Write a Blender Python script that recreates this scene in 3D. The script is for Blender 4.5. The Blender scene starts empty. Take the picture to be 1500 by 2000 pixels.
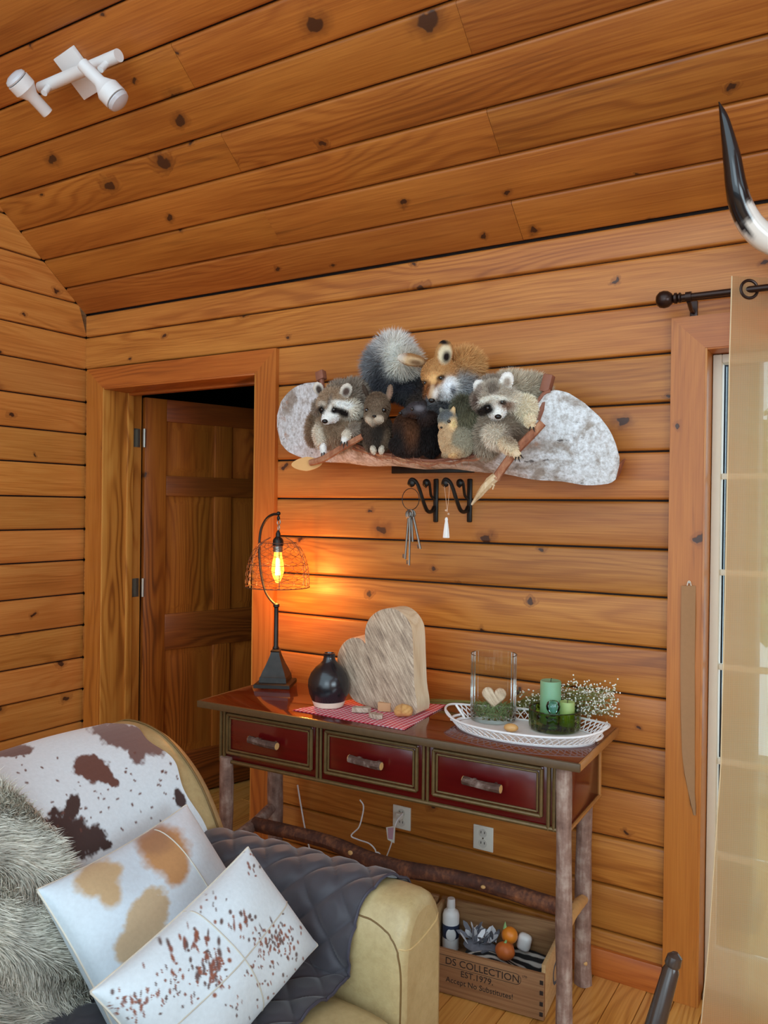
import bpy, bmesh, math, random
import numpy as np
from mathutils import Vector, Matrix, Euler

random.seed(7); RNG = np.random.default_rng(7)
SC = bpy.context.scene
COL = SC.collection
PI = math.pi

# ------------------------------------------------------------------ camera
# back wall is the plane y = 0, left wall x = XL, floor z = 0
FPX = 1596.45
CAM = np.array([0.0, -2.6, 1.485])
YAW, PIT, ROL = -0.54540726, -0.00487216, -0.01247528
def cam_axes():
    f = np.array([math.sin(YAW)*math.cos(PIT), math.cos(YAW)*math.cos(PIT), math.sin(PIT)])
    r = np.cross(f, [0, 0, 1.]); r /= np.linalg.norm(r); d = np.cross(f, r)
    c, s = math.cos(ROL), math.sin(ROL)
    return np.array([c*r+s*d, -s*r+c*d, f])
CR = cam_axes()
cam_d = bpy.data.cameras.new('camera'); cam_o = bpy.data.objects.new('camera', cam_d); COL.objects.link(cam_o)
cam_d.sensor_fit = 'HORIZONTAL'; cam_d.sensor_width = 36.0; cam_d.lens = 36.0*FPX/1500.0
cam_d.clip_start = 0.02
_m = Matrix.Identity(4)
for i in range(3):
    _m[i][0] = CR[0][i]; _m[i][1] = -CR[1][i]; _m[i][2] = -CR[2][i]; _m[i][3] = CAM[i]
cam_o.matrix_world = _m
SC.camera = cam_o

# ------------------------------------------------------------------ world, lights, exposure
w = bpy.data.worlds.new('world'); SC.world = w; w.use_nodes = True
bg = w.node_tree.nodes['Background']
bg.inputs['Color'].default_value = (0.70, 0.88, 1.0, 1); bg.inputs['Strength'].default_value = 2.9
def area(name, loc, target, sx, sy, power, col):
    l = bpy.data.lights.new(name, 'AREA'); l.shape = 'RECTANGLE'; l.size = sx; l.size_y = sy
    l.energy = power; l.color = col
    o = bpy.data.objects.new(name, l); COL.objects.link(o); o.location = loc
    o.rotation_euler = (Vector(target)-Vector(loc)).to_track_quat('-Z', 'Y').to_euler()
    return o
area('window_light', (2.32, -2.6, 1.55), (-2.0, -1.4, 1.1), 1.9, 1.25, 55, (0.72, 0.89, 1.0))
area('window_light_rear', (0.6, -5.6, 2.0), (-1.6, 0.0, 1.3), 2.2, 1.8, 50, (0.72, 0.89, 1.0))
SC.view_settings.view_transform = 'Standard'; SC.view_settings.look = 'None'
SC.view_settings.gamma = 1.0; SC.view_settings.use_curve_mapping = False
SC.view_settings.exposure = -0.38

# ------------------------------------------------------------------ pixel helpers (photo is 1500 x 2000)
def ray(px, py): return CR.T @ np.array([(px-750)/FPX, (py-1000)/FPX, 1.0])
def aty(px, py, y):
    v = ray(px, py); return CAM + v*((y-CAM[1])/v[1])
def atz(px, py, z):
    v = ray(px, py); return CAM + v*((z-CAM[2])/v[2])
def atx(px, py, x):
    v = ray(px, py); return CAM + v*((x-CAM[0])/v[0])
def depth(p): return float(CR[2] @ (np.asarray(p)-CAM))
def mpp(p): return depth(p)/FPX                      # metres per photo pixel at point p
def proj(P):
    c = (np.asarray(P)-CAM) @ CR.T
    return np.stack([750+FPX*c[..., 0]/c[..., 2], 1000+FPX*c[..., 1]/c[..., 2]], -1)

# ------------------------------------------------------------------ mesh helpers
MW = {}
def catmull(pts, n=8):
    P = [np.asarray(p, float) for p in pts]
    P = [2*P[0]-P[1]] + P + [2*P[-1]-P[-2]]
    out = []
    for i in range(1, len(P)-2):
        a, b, c, d = P[i-1:i+3]
        for k in range(n):
            t = k/n
            out.append(0.5*((2*b)+(c-a)*t+(2*a-5*b+4*c-d)*t*t+(3*b-a-3*c+d)*t**3))
    out.append(P[-2]); return np.array(out)
def rotm(ax, ang): return np.array(Matrix.Rotation(ang, 3, ax))
class MB:
    def __init__(s): s.v = []; s.f = []
    def add(s, v, f):
        n = len(s.v); s.v += [tuple(map(float, p)) for p in v]; s.f += [tuple(i+n for i in q) for q in f]; return s
    def box(s, c, size, bev=0.0, R=None, seg=2):
        bm = bmesh.new(); bmesh.ops.create_cube(bm, size=1.0)
        bmesh.ops.scale(bm, vec=size, verts=bm.verts)
        if bev: bmesh.ops.bevel(bm, geom=bm.edges[:], offset=bev, segments=seg, affect='EDGES', profile=0.5)
        bm.verts.ensure_lookup_table(); bm.verts.index_update()
        V = np.array([v.co[:] for v in bm.verts]); Fs = [[v.index for v in f.verts] for f in bm.faces]; bm.free()
        if R is not None: V = V @ np.asarray(R).T
        return s.add(V+np.asarray(c), Fs)
    def tube(s, pts, r, n=8, smooth=0, cap=True, noise=0.0, squash=None):
        P = np.array([np.asarray(p, float) for p in pts])
        rr = np.full(len(P), r, float) if np.isscalar(r) else np.asarray(r, float)
        if smooth:
            t0 = np.linspace(0, 1, len(P)); P = catmull(P, smooth); rr = np.interp(np.linspace(0, 1, len(P)), t0, rr)
        T = np.gradient(P, axis=0); T /= (np.linalg.norm(T, axis=1, keepdims=True)+1e-12)
        up = np.array([0, 0, 1.]) if abs(T[0][2]) < 0.9 else np.array([1., 0, 0])
        N = np.cross(T[0], up); N /= np.linalg.norm(N); V = []
        a = np.linspace(0, 2*PI, n, endpoint=False)
        for i in range(len(P)):
            N = N - T[i]*(N@T[i]); N /= np.linalg.norm(N); B = np.cross(T[i], N)
            q = rr[i]*(1+noise*(RNG.random(n)-0.5)*2) if noise else np.full(n, rr[i])
            V.append(P[i] + (q*np.cos(a))[:, None]*N + (q*np.sin(a))[:, None]*B)
        V = np.concatenate(V); m = len(P); Fs = []
        for i in range(m-1):
            for k in range(n):
                k2 = (k+1) % n; Fs.append((i*n+k, i*n+k2, (i+1)*n+k2, (i+1)*n+k))
        if cap: Fs.append(tuple(range(n))[::-1]); Fs.append(tuple((m-1)*n+k for k in range(n)))
        return s.add(V, Fs)
    def lathe(s, prof, c=(0, 0, 0), n=32, R=None, close=False):
        a = np.linspace(0, 2*PI, n, endpoint=False); V = []
        for r, z in prof: V.append(np.stack([r*np.cos(a), r*np.sin(a), np.full(n, z)], 1))
        V = np.concatenate(V); m = len(prof); Fs = []
        for i in range(m-1 if not close else m):
            j = (i+1) % m
            for k in range(n):
                k2 = (k+1) % n; Fs.append((i*n+k, i*n+k2, j*n+k2, j*n+k))
        if not close:
            if prof[0][0] > 1e-5: Fs.append(tuple(range(n))[::-1])
            if prof[-1][0] > 1e-5: Fs.append(tuple((m-1)*n+k for k in range(n)))
        if R is not None: V = V @ np.asarray(R).T
        return s.add(V+np.asarray(c), Fs)
    def ell(s, c, rad, R=None, n=16, m=10):
        prof = [(max(math.sin(PI*i/m), 1e-4), -math.cos(PI*i/m)) for i in range(m+1)]
        b = MB().lathe(prof, n=n); V = np.array(b.v)*np.asarray(rad)
        if R is not None: V = V @ np.asarray(R).T
        return s.add(V+np.asarray(c), b.f)
    def prism(s, poly, d):
        """poly: list of 3-D points (a flat outline), d: extrusion vector"""
        P = np.array(poly, float); n = len(P); V = np.concatenate([P, P+np.asarray(d)])
        Fs = [tuple(range(n)), tuple(range(2*n-1, n-1, -1))]
        Fs += [((i+1) % n, i, n+i, n+(i+1) % n) for i in range(n)]
        return s.add(V, Fs)
    def grid(s, A, closed_u=False):
        """A: (nu, nv, 3)"""
        nu, nv = A.shape[:2]; Fs = []
        for i in range(nu if closed_u else nu-1):
            i2 = (i+1) % nu
            for j in range(nv-1): Fs.append((i*nv+j, i2*nv+j, i2*nv+j+1, i*nv+j+1))
        return s.add(A.reshape(-1, 3), Fs)
    def sheet(s, A, th):
        """closed sheet: surface A (nu,nv,3) thickened by th along its normal"""
        du = np.gradient(A, axis=0); dv = np.gradient(A, axis=1); N = np.cross(du, dv)
        N /= (np.linalg.norm(N, axis=2, keepdims=True)+1e-12); B = A-N*th
        nu, nv = A.shape[:2]; o = nu*nv; Fs = []
        for i in range(nu-1):
            for j in range(nv-1):
                q = (i*nv+j, (i+1)*nv+j, (i+1)*nv+j+1, i*nv+j+1); Fs.append(q); Fs.append(tuple(o+k for k in q[::-1]))
        for i in range(nu-1):
            for j in (0, nv-1):
                a, b = i*nv+j, (i+1)*nv+j; Fs.append((a, b, o+b, o+a) if j else (b, a, o+a, o+b))
        for j in range(nv-1):
            for i in (0, nu-1):
                a, b = i*nv+j, i*nv+j+1; Fs.append((b, a, o+a, o+b) if i else (a, b, o+b, o+a))
        return s.add(np.concatenate([A.reshape(-1, 3), B.reshape(-1, 3)]), Fs)
    def build(s, name, mat, parent=None, world=True, sharp=35, cols=None):
        return obj(name, s.v, s.f, mat, parent, world, sharp, cols)
def obj(name, v, f, mat, parent=None, world=True, sharp=35, cols=None):
    V = np.asarray(v, float)
    if world and parent is not None and parent in MW:
        Mi = np.array(MW[parent].inverted()); V = V @ Mi[:3, :3].T + Mi[:3, 3]
    me = bpy.data.meshes.new(name); me.from_pydata(V.tolist(), [], [list(q) for q in f])
    if sharp is not None and len(me.polygons):
        me.polygons.foreach_set('use_smooth', [True]*len(me.polygons)); me.set_sharp_from_angle(angle=math.radians(sharp))
    if cols is not None: set_cols(me, cols)
    me.materials.append(mat); me.validate(); me.update()
    o = bpy.data.objects.new(name, me); COL.objects.link(o)
    if parent is not None:
        o.parent = parent
        if parent in MW: MW[o] = MW[parent]
    return o
def set_cols(me, cols):
    a = me.color_attributes.new('Col', 'FLOAT_COLOR', 'POINT')
    c = np.ones((len(me.vertices), 4), np.float32); c[:, :3] = np.asarray(cols)[:, :3]; a.data.foreach_set('color', c.ravel())
def tag(o, label=None, cat=None, group=None, kind=None):
    if label: o['label'] = label
    if cat: o['category'] = cat
    if group: o['group'] = group
    if kind: o['kind'] = kind
    return o
def thing(name, label, cat, loc=(0, 0, 0), rotz=0.0, group=None):
    o = bpy.data.objects.new(name, None); COL.objects.link(o); o.empty_display_size = 0.05
    o.location = [float(x) for x in loc]; o.rotation_euler = (0, 0, rotz)
    MW[o] = Matrix.Translation(Vector([float(x) for x in loc])) @ Matrix.Rotation(rotz, 4, 'Z')
    return tag(o, label, cat, group)
def text_mesh(body, size, ext=0.0004):
    c = bpy.data.curves.new('lettering', 'FONT'); c.body = body; c.size = size; c.extrude = ext; c.align_x = 'CENTER'; c.resolution_u = 3
    t = bpy.data.objects.new('lettering', c); COL.objects.link(t)
    dg = bpy.context.evaluated_depsgraph_get(); me = bpy.data.meshes.new_from_object(t.evaluated_get(dg))
    V = np.array([v.co[:] for v in me.vertices]); Fs = [list(p.vertices) for p in me.polygons]
    bpy.data.objects.remove(t); bpy.data.curves.remove(c); bpy.data.meshes.remove(me)
    return V, Fs

# ------------------------------------------------------------------ materials
def srgb(r, g, b):
    f = lambda c: (c/255/12.92) if c/255 <= 0.04045 else ((c/255+0.055)/1.055)**2.4
    return (f(r), f(g), f(b), 1.0)
class NT:
    def __init__(s, name):
        s.m = bpy.data.materials.new(name); s.m.use_nodes = True; s.t = s.m.node_tree; s.t.nodes.clear()
        s.out = s.t.nodes.new('ShaderNodeOutputMaterial')
    def n(s, typ, props=None, **inp):
        x = s.t.nodes.new('ShaderNode'+typ)
        for k, v in (props or {}).items(): setattr(x, k, v)
        for k, v in inp.items():
            key = int(k[1:]) if k[0] == 'i' and k[1:].isdigit() else k.replace('_', ' ')
            sk = x.inputs[key]
            if hasattr(v, 'is_output'): s.t.links.new(v, sk)
            else: sk.default_value = v
        return x
    def math(s, op, a, b=0.0, c=0.0, clamp=False):
        x = s.n('Math', {'operation': op, 'use_clamp': clamp}, i0=a, i1=b, i2=c); return x.outputs[0]
    def mix(s, f, a, b, typ='MIX'):
        x = s.t.nodes.new('ShaderNodeMix'); x.data_type = 'RGBA'; x.blend_type = typ
        for sk, v in ((x.inputs[0], f), (x.inputs[6], a), (x.inputs[7], b)):
            if hasattr(v, 'is_output'): s.t.links.new(v, sk)
            else: sk.default_value = v
        return x.outputs[2]
    def ramp(s, f, stops, interp='LINEAR'):
        x = s.t.nodes.new('ShaderNodeValToRGB'); s.t.links.new(f, x.inputs[0]); e = x.color_ramp.elements; x.color_ramp.interpolation = interp
        while len(e) < len(stops): e.new(0.5)
        for q, (p, c) in zip(e, stops): q.position = p; q.color = c if len(c) == 4 else (*c, 1)
        return x.outputs[0]
    def smooth(s, v, a, b):
        x = s.n('MapRange', {'interpolation_type': 'SMOOTHSTEP'}, Value=v, From_Min=a, From_Max=b); return x.outputs[0]
    def obj_coord(s): return s.n('TexCoord').outputs['Object']
    def noise(s, vec, scale=5.0, detail=3.0, rough=0.5, dist=0.0):
        return s.n('TexNoise', None, Vector=vec, Scale=scale, Detail=detail, Roughness=rough, Distortion=dist).outputs[0]
    def scl(s, vec, sc):
        return s.n('Mapping', {'vector_type': 'POINT'}, Vector=vec, Scale=sc).outputs[0]
    def bsdf(s, color, rough=0.5, bump=None, bstr=0.2, bdist=0.002, **kw):
        p = s.n('BsdfPrincipled', None, Base_Color=color, Roughness=rough, **kw)
        if bump is not None:
            b = s.n('Bump', None, Strength=bstr, Distance=bdist, Height=bump); s.t.links.new(b.outputs[0], p.inputs['Normal'])
        s.t.links.new(p.outputs[0], s.out.inputs[0]); return p
MATS = {}
def plain(name, rgb, rough=0.5, var=0.12, nscale=30.0, bump=0.1, metal=0.0, **kw):
    if name in MATS: return MATS[name]
    t = NT(name); c = srgb(*rgb); oc = t.obj_coord(); nz = t.noise(oc, nscale, 4, 0.6)
    dark = tuple(x*(1-var) for x in c[:3])+(1,); lite = tuple(min(1, x*(1+var)) for x in c[:3])+(1,)
    col = t.mix(nz, dark, lite)
    t.bsdf(col, rough, nz, bump, 0.002, Metallic=metal, **kw); MATS[name] = t.m; return t.m
def pine(name, light, mid, dark, knot=(56, 28, 15), rough=0.38, knots=1.0, along='x', ring=0.26, kscale=1.0, tone=0.13, coat=0.08, ksize=0.06):
    if name in MATS: return MATS[name]
    t = NT(name); oc = t.obj_coord(); rnd = t.n('ObjectInfo').outputs['Random']
    off = t.n('CombineXYZ', None, X=t.math('MULTIPLY', rnd, 61.0), Y=t.math('MULTIPLY', rnd, 17.0), Z=t.math('MULTIPLY', rnd, 43.0)).outputs[0]
    p = t.n('VectorMath', {'operation': 'ADD'}, i0=oc, i1=off).outputs[0]
    s = t.n('SeparateXYZ', None, Vector=p)
    L, A, B = {'x': (0, 2, 1), 'z': (2, 0, 1), 'y': (1, 0, 2)}[along]
    l, a, b = s.outputs[L], s.outputs[A], s.outputs[B]
    # knots
    wob = t.noise(t.scl(p, (26, 26, 26)), 1.0, 2)
    k2 = t.n('CombineXYZ', None, X=t.math('ADD', t.math('MULTIPLY', l, 3.0*kscale), t.math('MULTIPLY', wob, 0.10)), Y=t.math('ADD', t.math('MULTIPLY', a, 4.4*kscale), t.math('MULTIPLY', wob, 0.22)), Z=0.0).outputs[0]
    vo = t.n('TexVoronoi', {'voronoi_dimensions': '2D'}, Vector=k2, Scale=1.0)
    d = vo.outputs['Distance']; cs = t.n('SeparateColor', None, Color=vo.outputs['Color'])
    sel = t.math('GREATER_THAN', cs.outputs[0], 1.0-0.52*knots)
    rad = t.math('MULTIPLY_ADD', t.math('POWER', cs.outputs[1], 2.5), ksize, 0.026)
    kn = t.math('MULTIPLY', t.math('SUBTRACT', 1.0, t.smooth(t.math('DIVIDE', d, rad), 0.8, 1.1)), sel)
    halo = t.math('MULTIPLY', t.math('SUBTRACT', 1.0, t.smooth(t.math('DIVIDE', d, rad), 0.9, 2.6)), sel)
    # grain
    gv = t.n('CombineXYZ', None, X=t.math('MULTIPLY', l, 0.9), Y=t.math('MULTIPLY', a, 5.0), Z=t.math('MULTIPLY', b, 5.0)).outputs[0]
    gn = t.noise(gv, 1.0, 2, 0.45)
    ph = t.math('ADD', t.math('MULTIPLY', a, 210.0), t.math('ADD', t.math('MULTIPLY', gn, 85.0), t.math('MULTIPLY', halo, 9.0)))
    rg = t.math('POWER', t.math('MULTIPLY_ADD', t.math('SINE', ph), 0.5, 0.5), 2.2)
    fv = t.n('CombineXYZ', None, X=t.math('MULTIPLY', l, 4.0), Y=t.math('MULTIPLY', a, 220.0), Z=t.math('MULTIPLY', b, 220.0)).outputs[0]
    fine = t.noise(fv, 1.0, 3, 0.6)
    bv = t.n('CombineXYZ', None, X=t.math('MULTIPLY', l, 1.3), Y=t.math('MULTIPLY', a, 12.0), Z=t.math('MULTIPLY', b, 12.0)).outputs[0]
    blot = t.noise(bv, 1.0, 3, 0.55)
    amp = t.smooth(t.noise(t.scl(gv, (0.8, 0.8, 0.8)), 1.0, 1), 0.35, 0.7)
    v = t.math('ADD', t.math('MULTIPLY', t.math('MULTIPLY', rg, amp), ring), t.math('ADD', t.math('MULTIPLY', t.math('SUBTRACT', fine, 0.12), 0.75), t.math('MULTIPLY', t.math('SUBTRACT', blot, 0.5), 0.75)), clamp=True)
    col = t.ramp(v, [(0.05, srgb(*light)), (0.45, srgb(*mid)), (1.0, srgb(*dark))])
    stv = t.n('CombineXYZ', None, X=t.math('MULTIPLY', l, 1.8), Y=t.math('MULTIPLY', a, 46.0), Z=t.math('MULTIPLY', b, 46.0)).outputs[0]
    stk = t.smooth(t.noise(stv, 1.0, 3, 0.6, 0.4), 0.60, 0.78)
    col = t.mix(t.math('MULTIPLY', stk, 0.5), col, srgb(*dark))
    col = t.mix(t.math('MULTIPLY', halo, 0.55), col, srgb(*dark))
    col = t.mix(t.math('MULTIPLY', kn, 0.92), col, srgb(*knot))
    val = t.math('MULTIPLY_ADD', t.math('FRACT', t.math('MULTIPLY', rnd, 13.7)), tone*2, 1.0-tone)
    hs = t.n('HueSaturation', None, Hue=t.math('MULTIPLY_ADD', t.math('FRACT', t.math('MULTIPLY', rnd, 5.3)), 0.008, 0.498), Saturation=1.0, Value=val, Color=col)
    t.bsdf(hs.outputs[0], rough, t.math('SUBTRACT', t.math('MULTIPLY', fine, -0.5), kn), 0.25, 0.0015, Coat_Weight=coat, Coat_Roughness=0.3)
    MATS[name] = t.m; return t.m
def vcol(name, rough=0.6, var=0.0, nscale=80.0, sheen=0.0, bump=0.0, **kw):
    if name in MATS: return MATS[name]
    t = NT(name); c = t.n('VertexColor', {'layer_name': 'Col'}).outputs[0]
    if var:
        nz = t.noise(t.obj_coord(), nscale, 3); c = t.mix(1.0, c, t.ramp(nz, [(0.2, (1-var,)*3), (0.8, (1+var*0.4,)*3)]), 'MULTIPLY')
        t.bsdf(c, rough, nz, bump, 0.002, Sheen_Weight=sheen, **kw)
    else: t.bsdf(c, rough, Sheen_Weight=sheen, **kw)
    MATS[name] = t.m; return t.m
def bark(name, base, dark, lite, rough=0.75, along=12.0):
    if name in MATS: return MATS[name]
    t = NT(name); oc = t.obj_coord()
    n1 = t.noise(oc, 18, 5, 0.65); n2 = t.noise(t.scl(oc, (90, 90, along)), 1.0, 3)
    v = t.math('ADD', t.math('MULTIPLY', n1, 0.75), t.math('MULTIPLY', n2, 0.35))
    col = t.ramp(v, [(0.3, srgb(*dark)), (0.55, srgb(*base)), (0.78, srgb(*lite))])
    t.bsdf(col, rough, v, 0.6, 0.004); MATS[name] = t.m; return t.m
def glass(name, rgb=(255, 255, 255), rough=0.02, ior=1.5):
    """thin-walled glass: tinted see-through with a Fresnel reflection"""
    if name in MATS: return MATS[name]
    t = NT(name); tr = t.n('BsdfTransparent', None, Color=srgb(*rgb)); gl = t.n('BsdfGlossy', None, Roughness=rough, Color=(1, 1, 1, 1))
    fr = t.n('Fresnel', None, IOR=ior); mx = t.n('MixShader', None, Fac=fr.outputs[0], i1=tr.outputs[0], i2=gl.outputs[0])
    t.t.links.new(mx.outputs[0], t.out.inputs[0]); MATS[name] = t.m; return t.m
# ================================================================== the setting
XL = -3.254                 # left wall face
ZC = 2.388                  # where ceiling meets the back wall
CW = 0.1534                 # course height
TH = math.radians(39.5)     # ceiling slope
PINE_W = pine('pine_wall', (192, 123, 53), (160, 91, 32), (104, 51, 16), knots=1.25, rough=0.45)
PINE_L = pine('pine_wall_left', (210, 143, 72), (186, 113, 48), (124, 66, 26), rough=0.45)
PINE_C = pine('pine_ceiling', (180, 109, 42), (148, 80, 26), (94, 46, 14), knots=1.15, ksize=0.085, rough=0.45)
PINE_T = pine('pine_trim', (190, 112, 44), (170, 92, 30), (122, 58, 18), along='z', knots=0.35, tone=0.06, ring=0.4)
PINE_TX = pine('pine_trim_head', (190, 108, 42), (166, 86, 28), (118, 56, 18), along='x', knots=0.35, tone=0.06, ring=0.4)
PINE_J = pine('pine_jamb', (202, 138, 66), (182, 112, 46), (134, 72, 26), along='z', knots=0.1, tone=0.05, ring=0.6)
DARKWOOD = plain('groove_dark', (30, 14, 7), 0.8)
def plank_mesh(x0, x1, z0, z1, extra=(), gap=0.0032, ch=0.007, th=0.022):
    """x0 / x1: numbers or functions of z (slanting ends). front face at y = 0, room side is -y"""
    f0 = x0 if callable(x0) else (lambda z: x0); f1 = x1 if callable(x1) else (lambda z: x1)
    a, b = z0+gap, z1-gap
    prof = [(a, th), (a, 0.006), (a+ch*0.45, 0.0018), (a+ch*1.2, 0.0), (b-ch*1.2, 0.0), (b-ch*0.45, 0.0018), (b, 0.006), (b, th)]
    prof = prof[:4]+[(z, 0.0) for z in extra if a+ch*1.3 < z < b-ch*1.3]+prof[4:]
    V = [(f0(z), y, z) for z, y in prof] + [(f1(z), y, z) for z, y in prof]; n = len(prof)
    Fs = [(i, n+i, n+(i+1) % n, (i+1) % n) for i in range(n)] + [tuple(range(n)), tuple(range(2*n-1, n-1, -1))]
    return V, Fs
def plank(parent, mat, x0, x1, z0, z1, R=None, origin=(0, 0, 0), name='plank', **kw):
    V, Fs = plank_mesh(x0, x1, z0, z1, **kw)
    V = np.array(V); cx = V[:, 0].mean(); c = np.array([cx, 0, (z0+z1)/2]); V = V-c
    o = obj(name, V, Fs, mat, None, sharp=50)
    R = np.eye(3) if R is None else np.asarray(R)
    p = np.asarray(origin)+R@(c+np.array([0, random.uniform(-0.0015, 0.0015), 0]))
    M = Matrix([[*R[i], p[i]] for i in range(3)]+[[0, 0, 0, 1]])
    o.parent = parent; o.matrix_local = M
    return o
# course joints on the walls (z above floor)
JZ = [1.485+2.6*v for v in (0.3475, 0.3062, 0.2475, 0.1878, 0.1292, 0.0718, 0.0128, -0.0452, -0.1022, -0.1637, -0.2222, -0.2820, -0.3400, -0.3996, -0.4590, -0.5160)]+[0.0]
DX0, DX1, DZ = -3.11, -2.185, 2.03            # door opening
WX0, WX1, WZ = -0.452, 1.15, 1.975            # patio door opening
XR = 2.2
# ---- back wall
mb = MB()
for a, b, c, d in ((XL, DX0, 0, ZC+0.012), (DX0, DX1, DZ, ZC+0.012), (DX1, WX0, 0, ZC+0.012), (WX0, WX1, WZ, ZC+0.012), (WX1, XR, 0, ZC+0.012)):
    mb.box(((a+b)/2, 0.105, (c+d)/2), (b-a, 0.17, d-c))
wall_back = tag(mb.build('wall_back', DARKWOOD, sharp=None), 'back wall of horizontal pine planks around the open doorway', kind='structure')
for k in range(len(JZ)-1):
    z1, z0 = JZ[k], JZ[k+1]
    segs = [(XL, XR)]
    if z0 < DZ-0.03: segs = [(XL, DX0), (DX1, XR)]
    if z0 < WZ-0.03:
        s2 = []
        for a, b in segs:
            if a < WX0 < b: s2 += [(a, WX0), (WX1, b)]
            else: s2.append((a, b))
        segs = s2
    for a, b in segs: plank(wall_back, PINE_W, a, b, z0, z1)
# ---- left wall (gable): local x runs along world y, front faces +x
RL = np.array([[0, -1, 0], [1, 0, 0], [0, 0, 1.]])
YF = -5.2
mb = MB(); zr = ZC+math.tan(TH)*3.1
mb.prism([(XL-0.12, 0.2, -0.1), (XL-0.12, YF, -0.1), (XL-0.12, YF, ZC+1.0), (XL-0.12, -3.1, zr), (XL-0.12, 0.2, ZC)], (0.098, 0, 0))
wall_left = tag(mb.build('wall_left', DARKWOOD, sharp=None), 'left gable wall of horizontal pine planks', kind='structure')
zt = JZ[1]; LZ = list(JZ[1:])
ups = [JZ[1]+CW*i for i in range(1, 18)]
LZ = [z for z in reversed(ups) if z < zr+0.1]+LZ
for k in range(len(LZ)-1):
    z1, z0 = LZ[k], LZ[k+1]
    def yend(z): return min(0.0, -(z-ZC)/math.tan(TH)) if z > ZC else 0.0
    def yfar(z): return YF if z < ZC+1.0 else min(YF+(z-ZC-1.0)*1.2, -3.15)
    if yfar(z1) > yend(z1)-0.05: continue
    plank(wall_left, PINE_L, yfar, yend, z0, z1, RL, (XL, 0, 0), extra=(ZC,))
# ---- ceiling: courses run parallel to the back wall
RC = np.array([[1, 0, 0], [0, math.sin(TH), -math.cos(TH)], [0, math.cos(TH), math.sin(TH)]])
u = np.array([0, -math.cos(TH), math.sin(TH)]); nrm = np.array([0, -math.sin(TH), -math.cos(TH)])
NCO = 26; mb = MB(); p0 = np.array([XL-0.12, 0, ZC])-nrm*0.024-u*0.3
Lc = NCO*CW+0.3
mb.prism([p0, p0+np.array([XR-XL+0.12, 0, 0]), p0+np.array([XR-XL+0.12, 0, 0])+u*Lc, p0+u*Lc], -nrm*0.08)
ceiling = tag(mb.build('ceiling', DARKWOOD, sharp=None), 'sloping ceiling of knotty pine planks', kind='structure')
def ceil_pt(px, py, off=0.0):
    """point on the plane parallel to the ceiling, off metres below it"""
    v = ray(px, py); q = np.array([0, 0, ZC])+nrm*off
    return CAM+v*(((q-CAM)@nrm)/(v@nrm))
JOINT = {0: (1011, 435), 1: (532, 445), 2: (962, 254), 3: (450, 296), 4: (905, 52), 5: (354, 124)}
for k in range(NCO):
    cuts = [ceil_pt(*JOINT[k])[0]] if k in JOINT else [random.uniform(-3.0, -0.6)] if k > 6 else []
    xs = [XL]+cuts+[XR]
    for a, b in zip(xs[:-1], xs[1:]):
        plank(ceiling, PINE_C, a+(0.0008 if a > XL else 0), b-(0.0008 if b < XR else 0), k*CW, (k+1)*CW, RC, (0, 0, ZC))
# ---- right wall with a window (out of view, added to block sky light; its window admits side daylight)
mb = MB()
for y0, y1, z0, z1 in ((-5.2, -3.6, 0, 3.6), (-1.6, 0.2, 0, 2.6), (-3.6, -1.6, 0, 0.9), (-3.6, -1.6, 2.2, 3.9)): mb.box((XR+0.05, (y0+y1)/2, (z0+z1)/2), (0.1, y1-y0, z1-z0))
tag(mb.build('wall_right', pine('pine_wall_right', (202, 130, 68), (176, 100, 46), (122, 60, 26), along='y'), sharp=None), 'pine wall with a window on the right, added out of view to block sky light', kind='structure')
# ---- floor
FLOOR_M = pine('oak_floor', (224, 166, 92), (206, 142, 66), (160, 96, 40), knots=0.12, rough=0.28, tone=0.12, ring=0.5, coat=0.3)
floor = tag(MB().box(((XL+XR)/2, -1.6, -0.06), (XR-XL+0.3, 7.6, 0.08)).build('floor', DARKWOOD, sharp=None), 'honey oak strip floor', kind='structure')
RF = np.array([[0, 1, 0], [0, 0, -1], [-1, 0, 0.]])   # plank x -> world -? set below
RF = np.array([[0, 0, 1], [-1, 0, 0], [0, -1, 0.]])   # local x -> -y, local y -> -z, local z -> +x
fw = 0.083; nfl = int((XR-XL)/fw)
for k in range(nfl):
    cut = random.uniform(-1.6, 1.2)
    for a, b in ((-1.9, cut), (cut, 3.6)):
        plank(floor, FLOOR_M, a+0.0005, b-0.0005, XL+k*fw, XL+(k+1)*fw, RF, (0, 0, 0), name='floor_board', gap=0.0006, ch=0.0012, th=0.018)
# ---- baseboard
bb = MB()
bb.box(((DX1+0.115+WX0-0.1)/2, -0.009, 0.045), (WX0-0.1-DX1-0.115, 0.018, 0.09), 0.003)
tag(bb.build('baseboard_back', PINE_TX), 'low pine baseboard under the back wall planks', kind='structure')
tag(MB().box((XL+0.009, -2.6, 0.045), (0.018, 5.1, 0.09), 0.003).build('baseboard_left', PINE_TX), 'low pine baseboard along the left wall', kind='structure')
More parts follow.
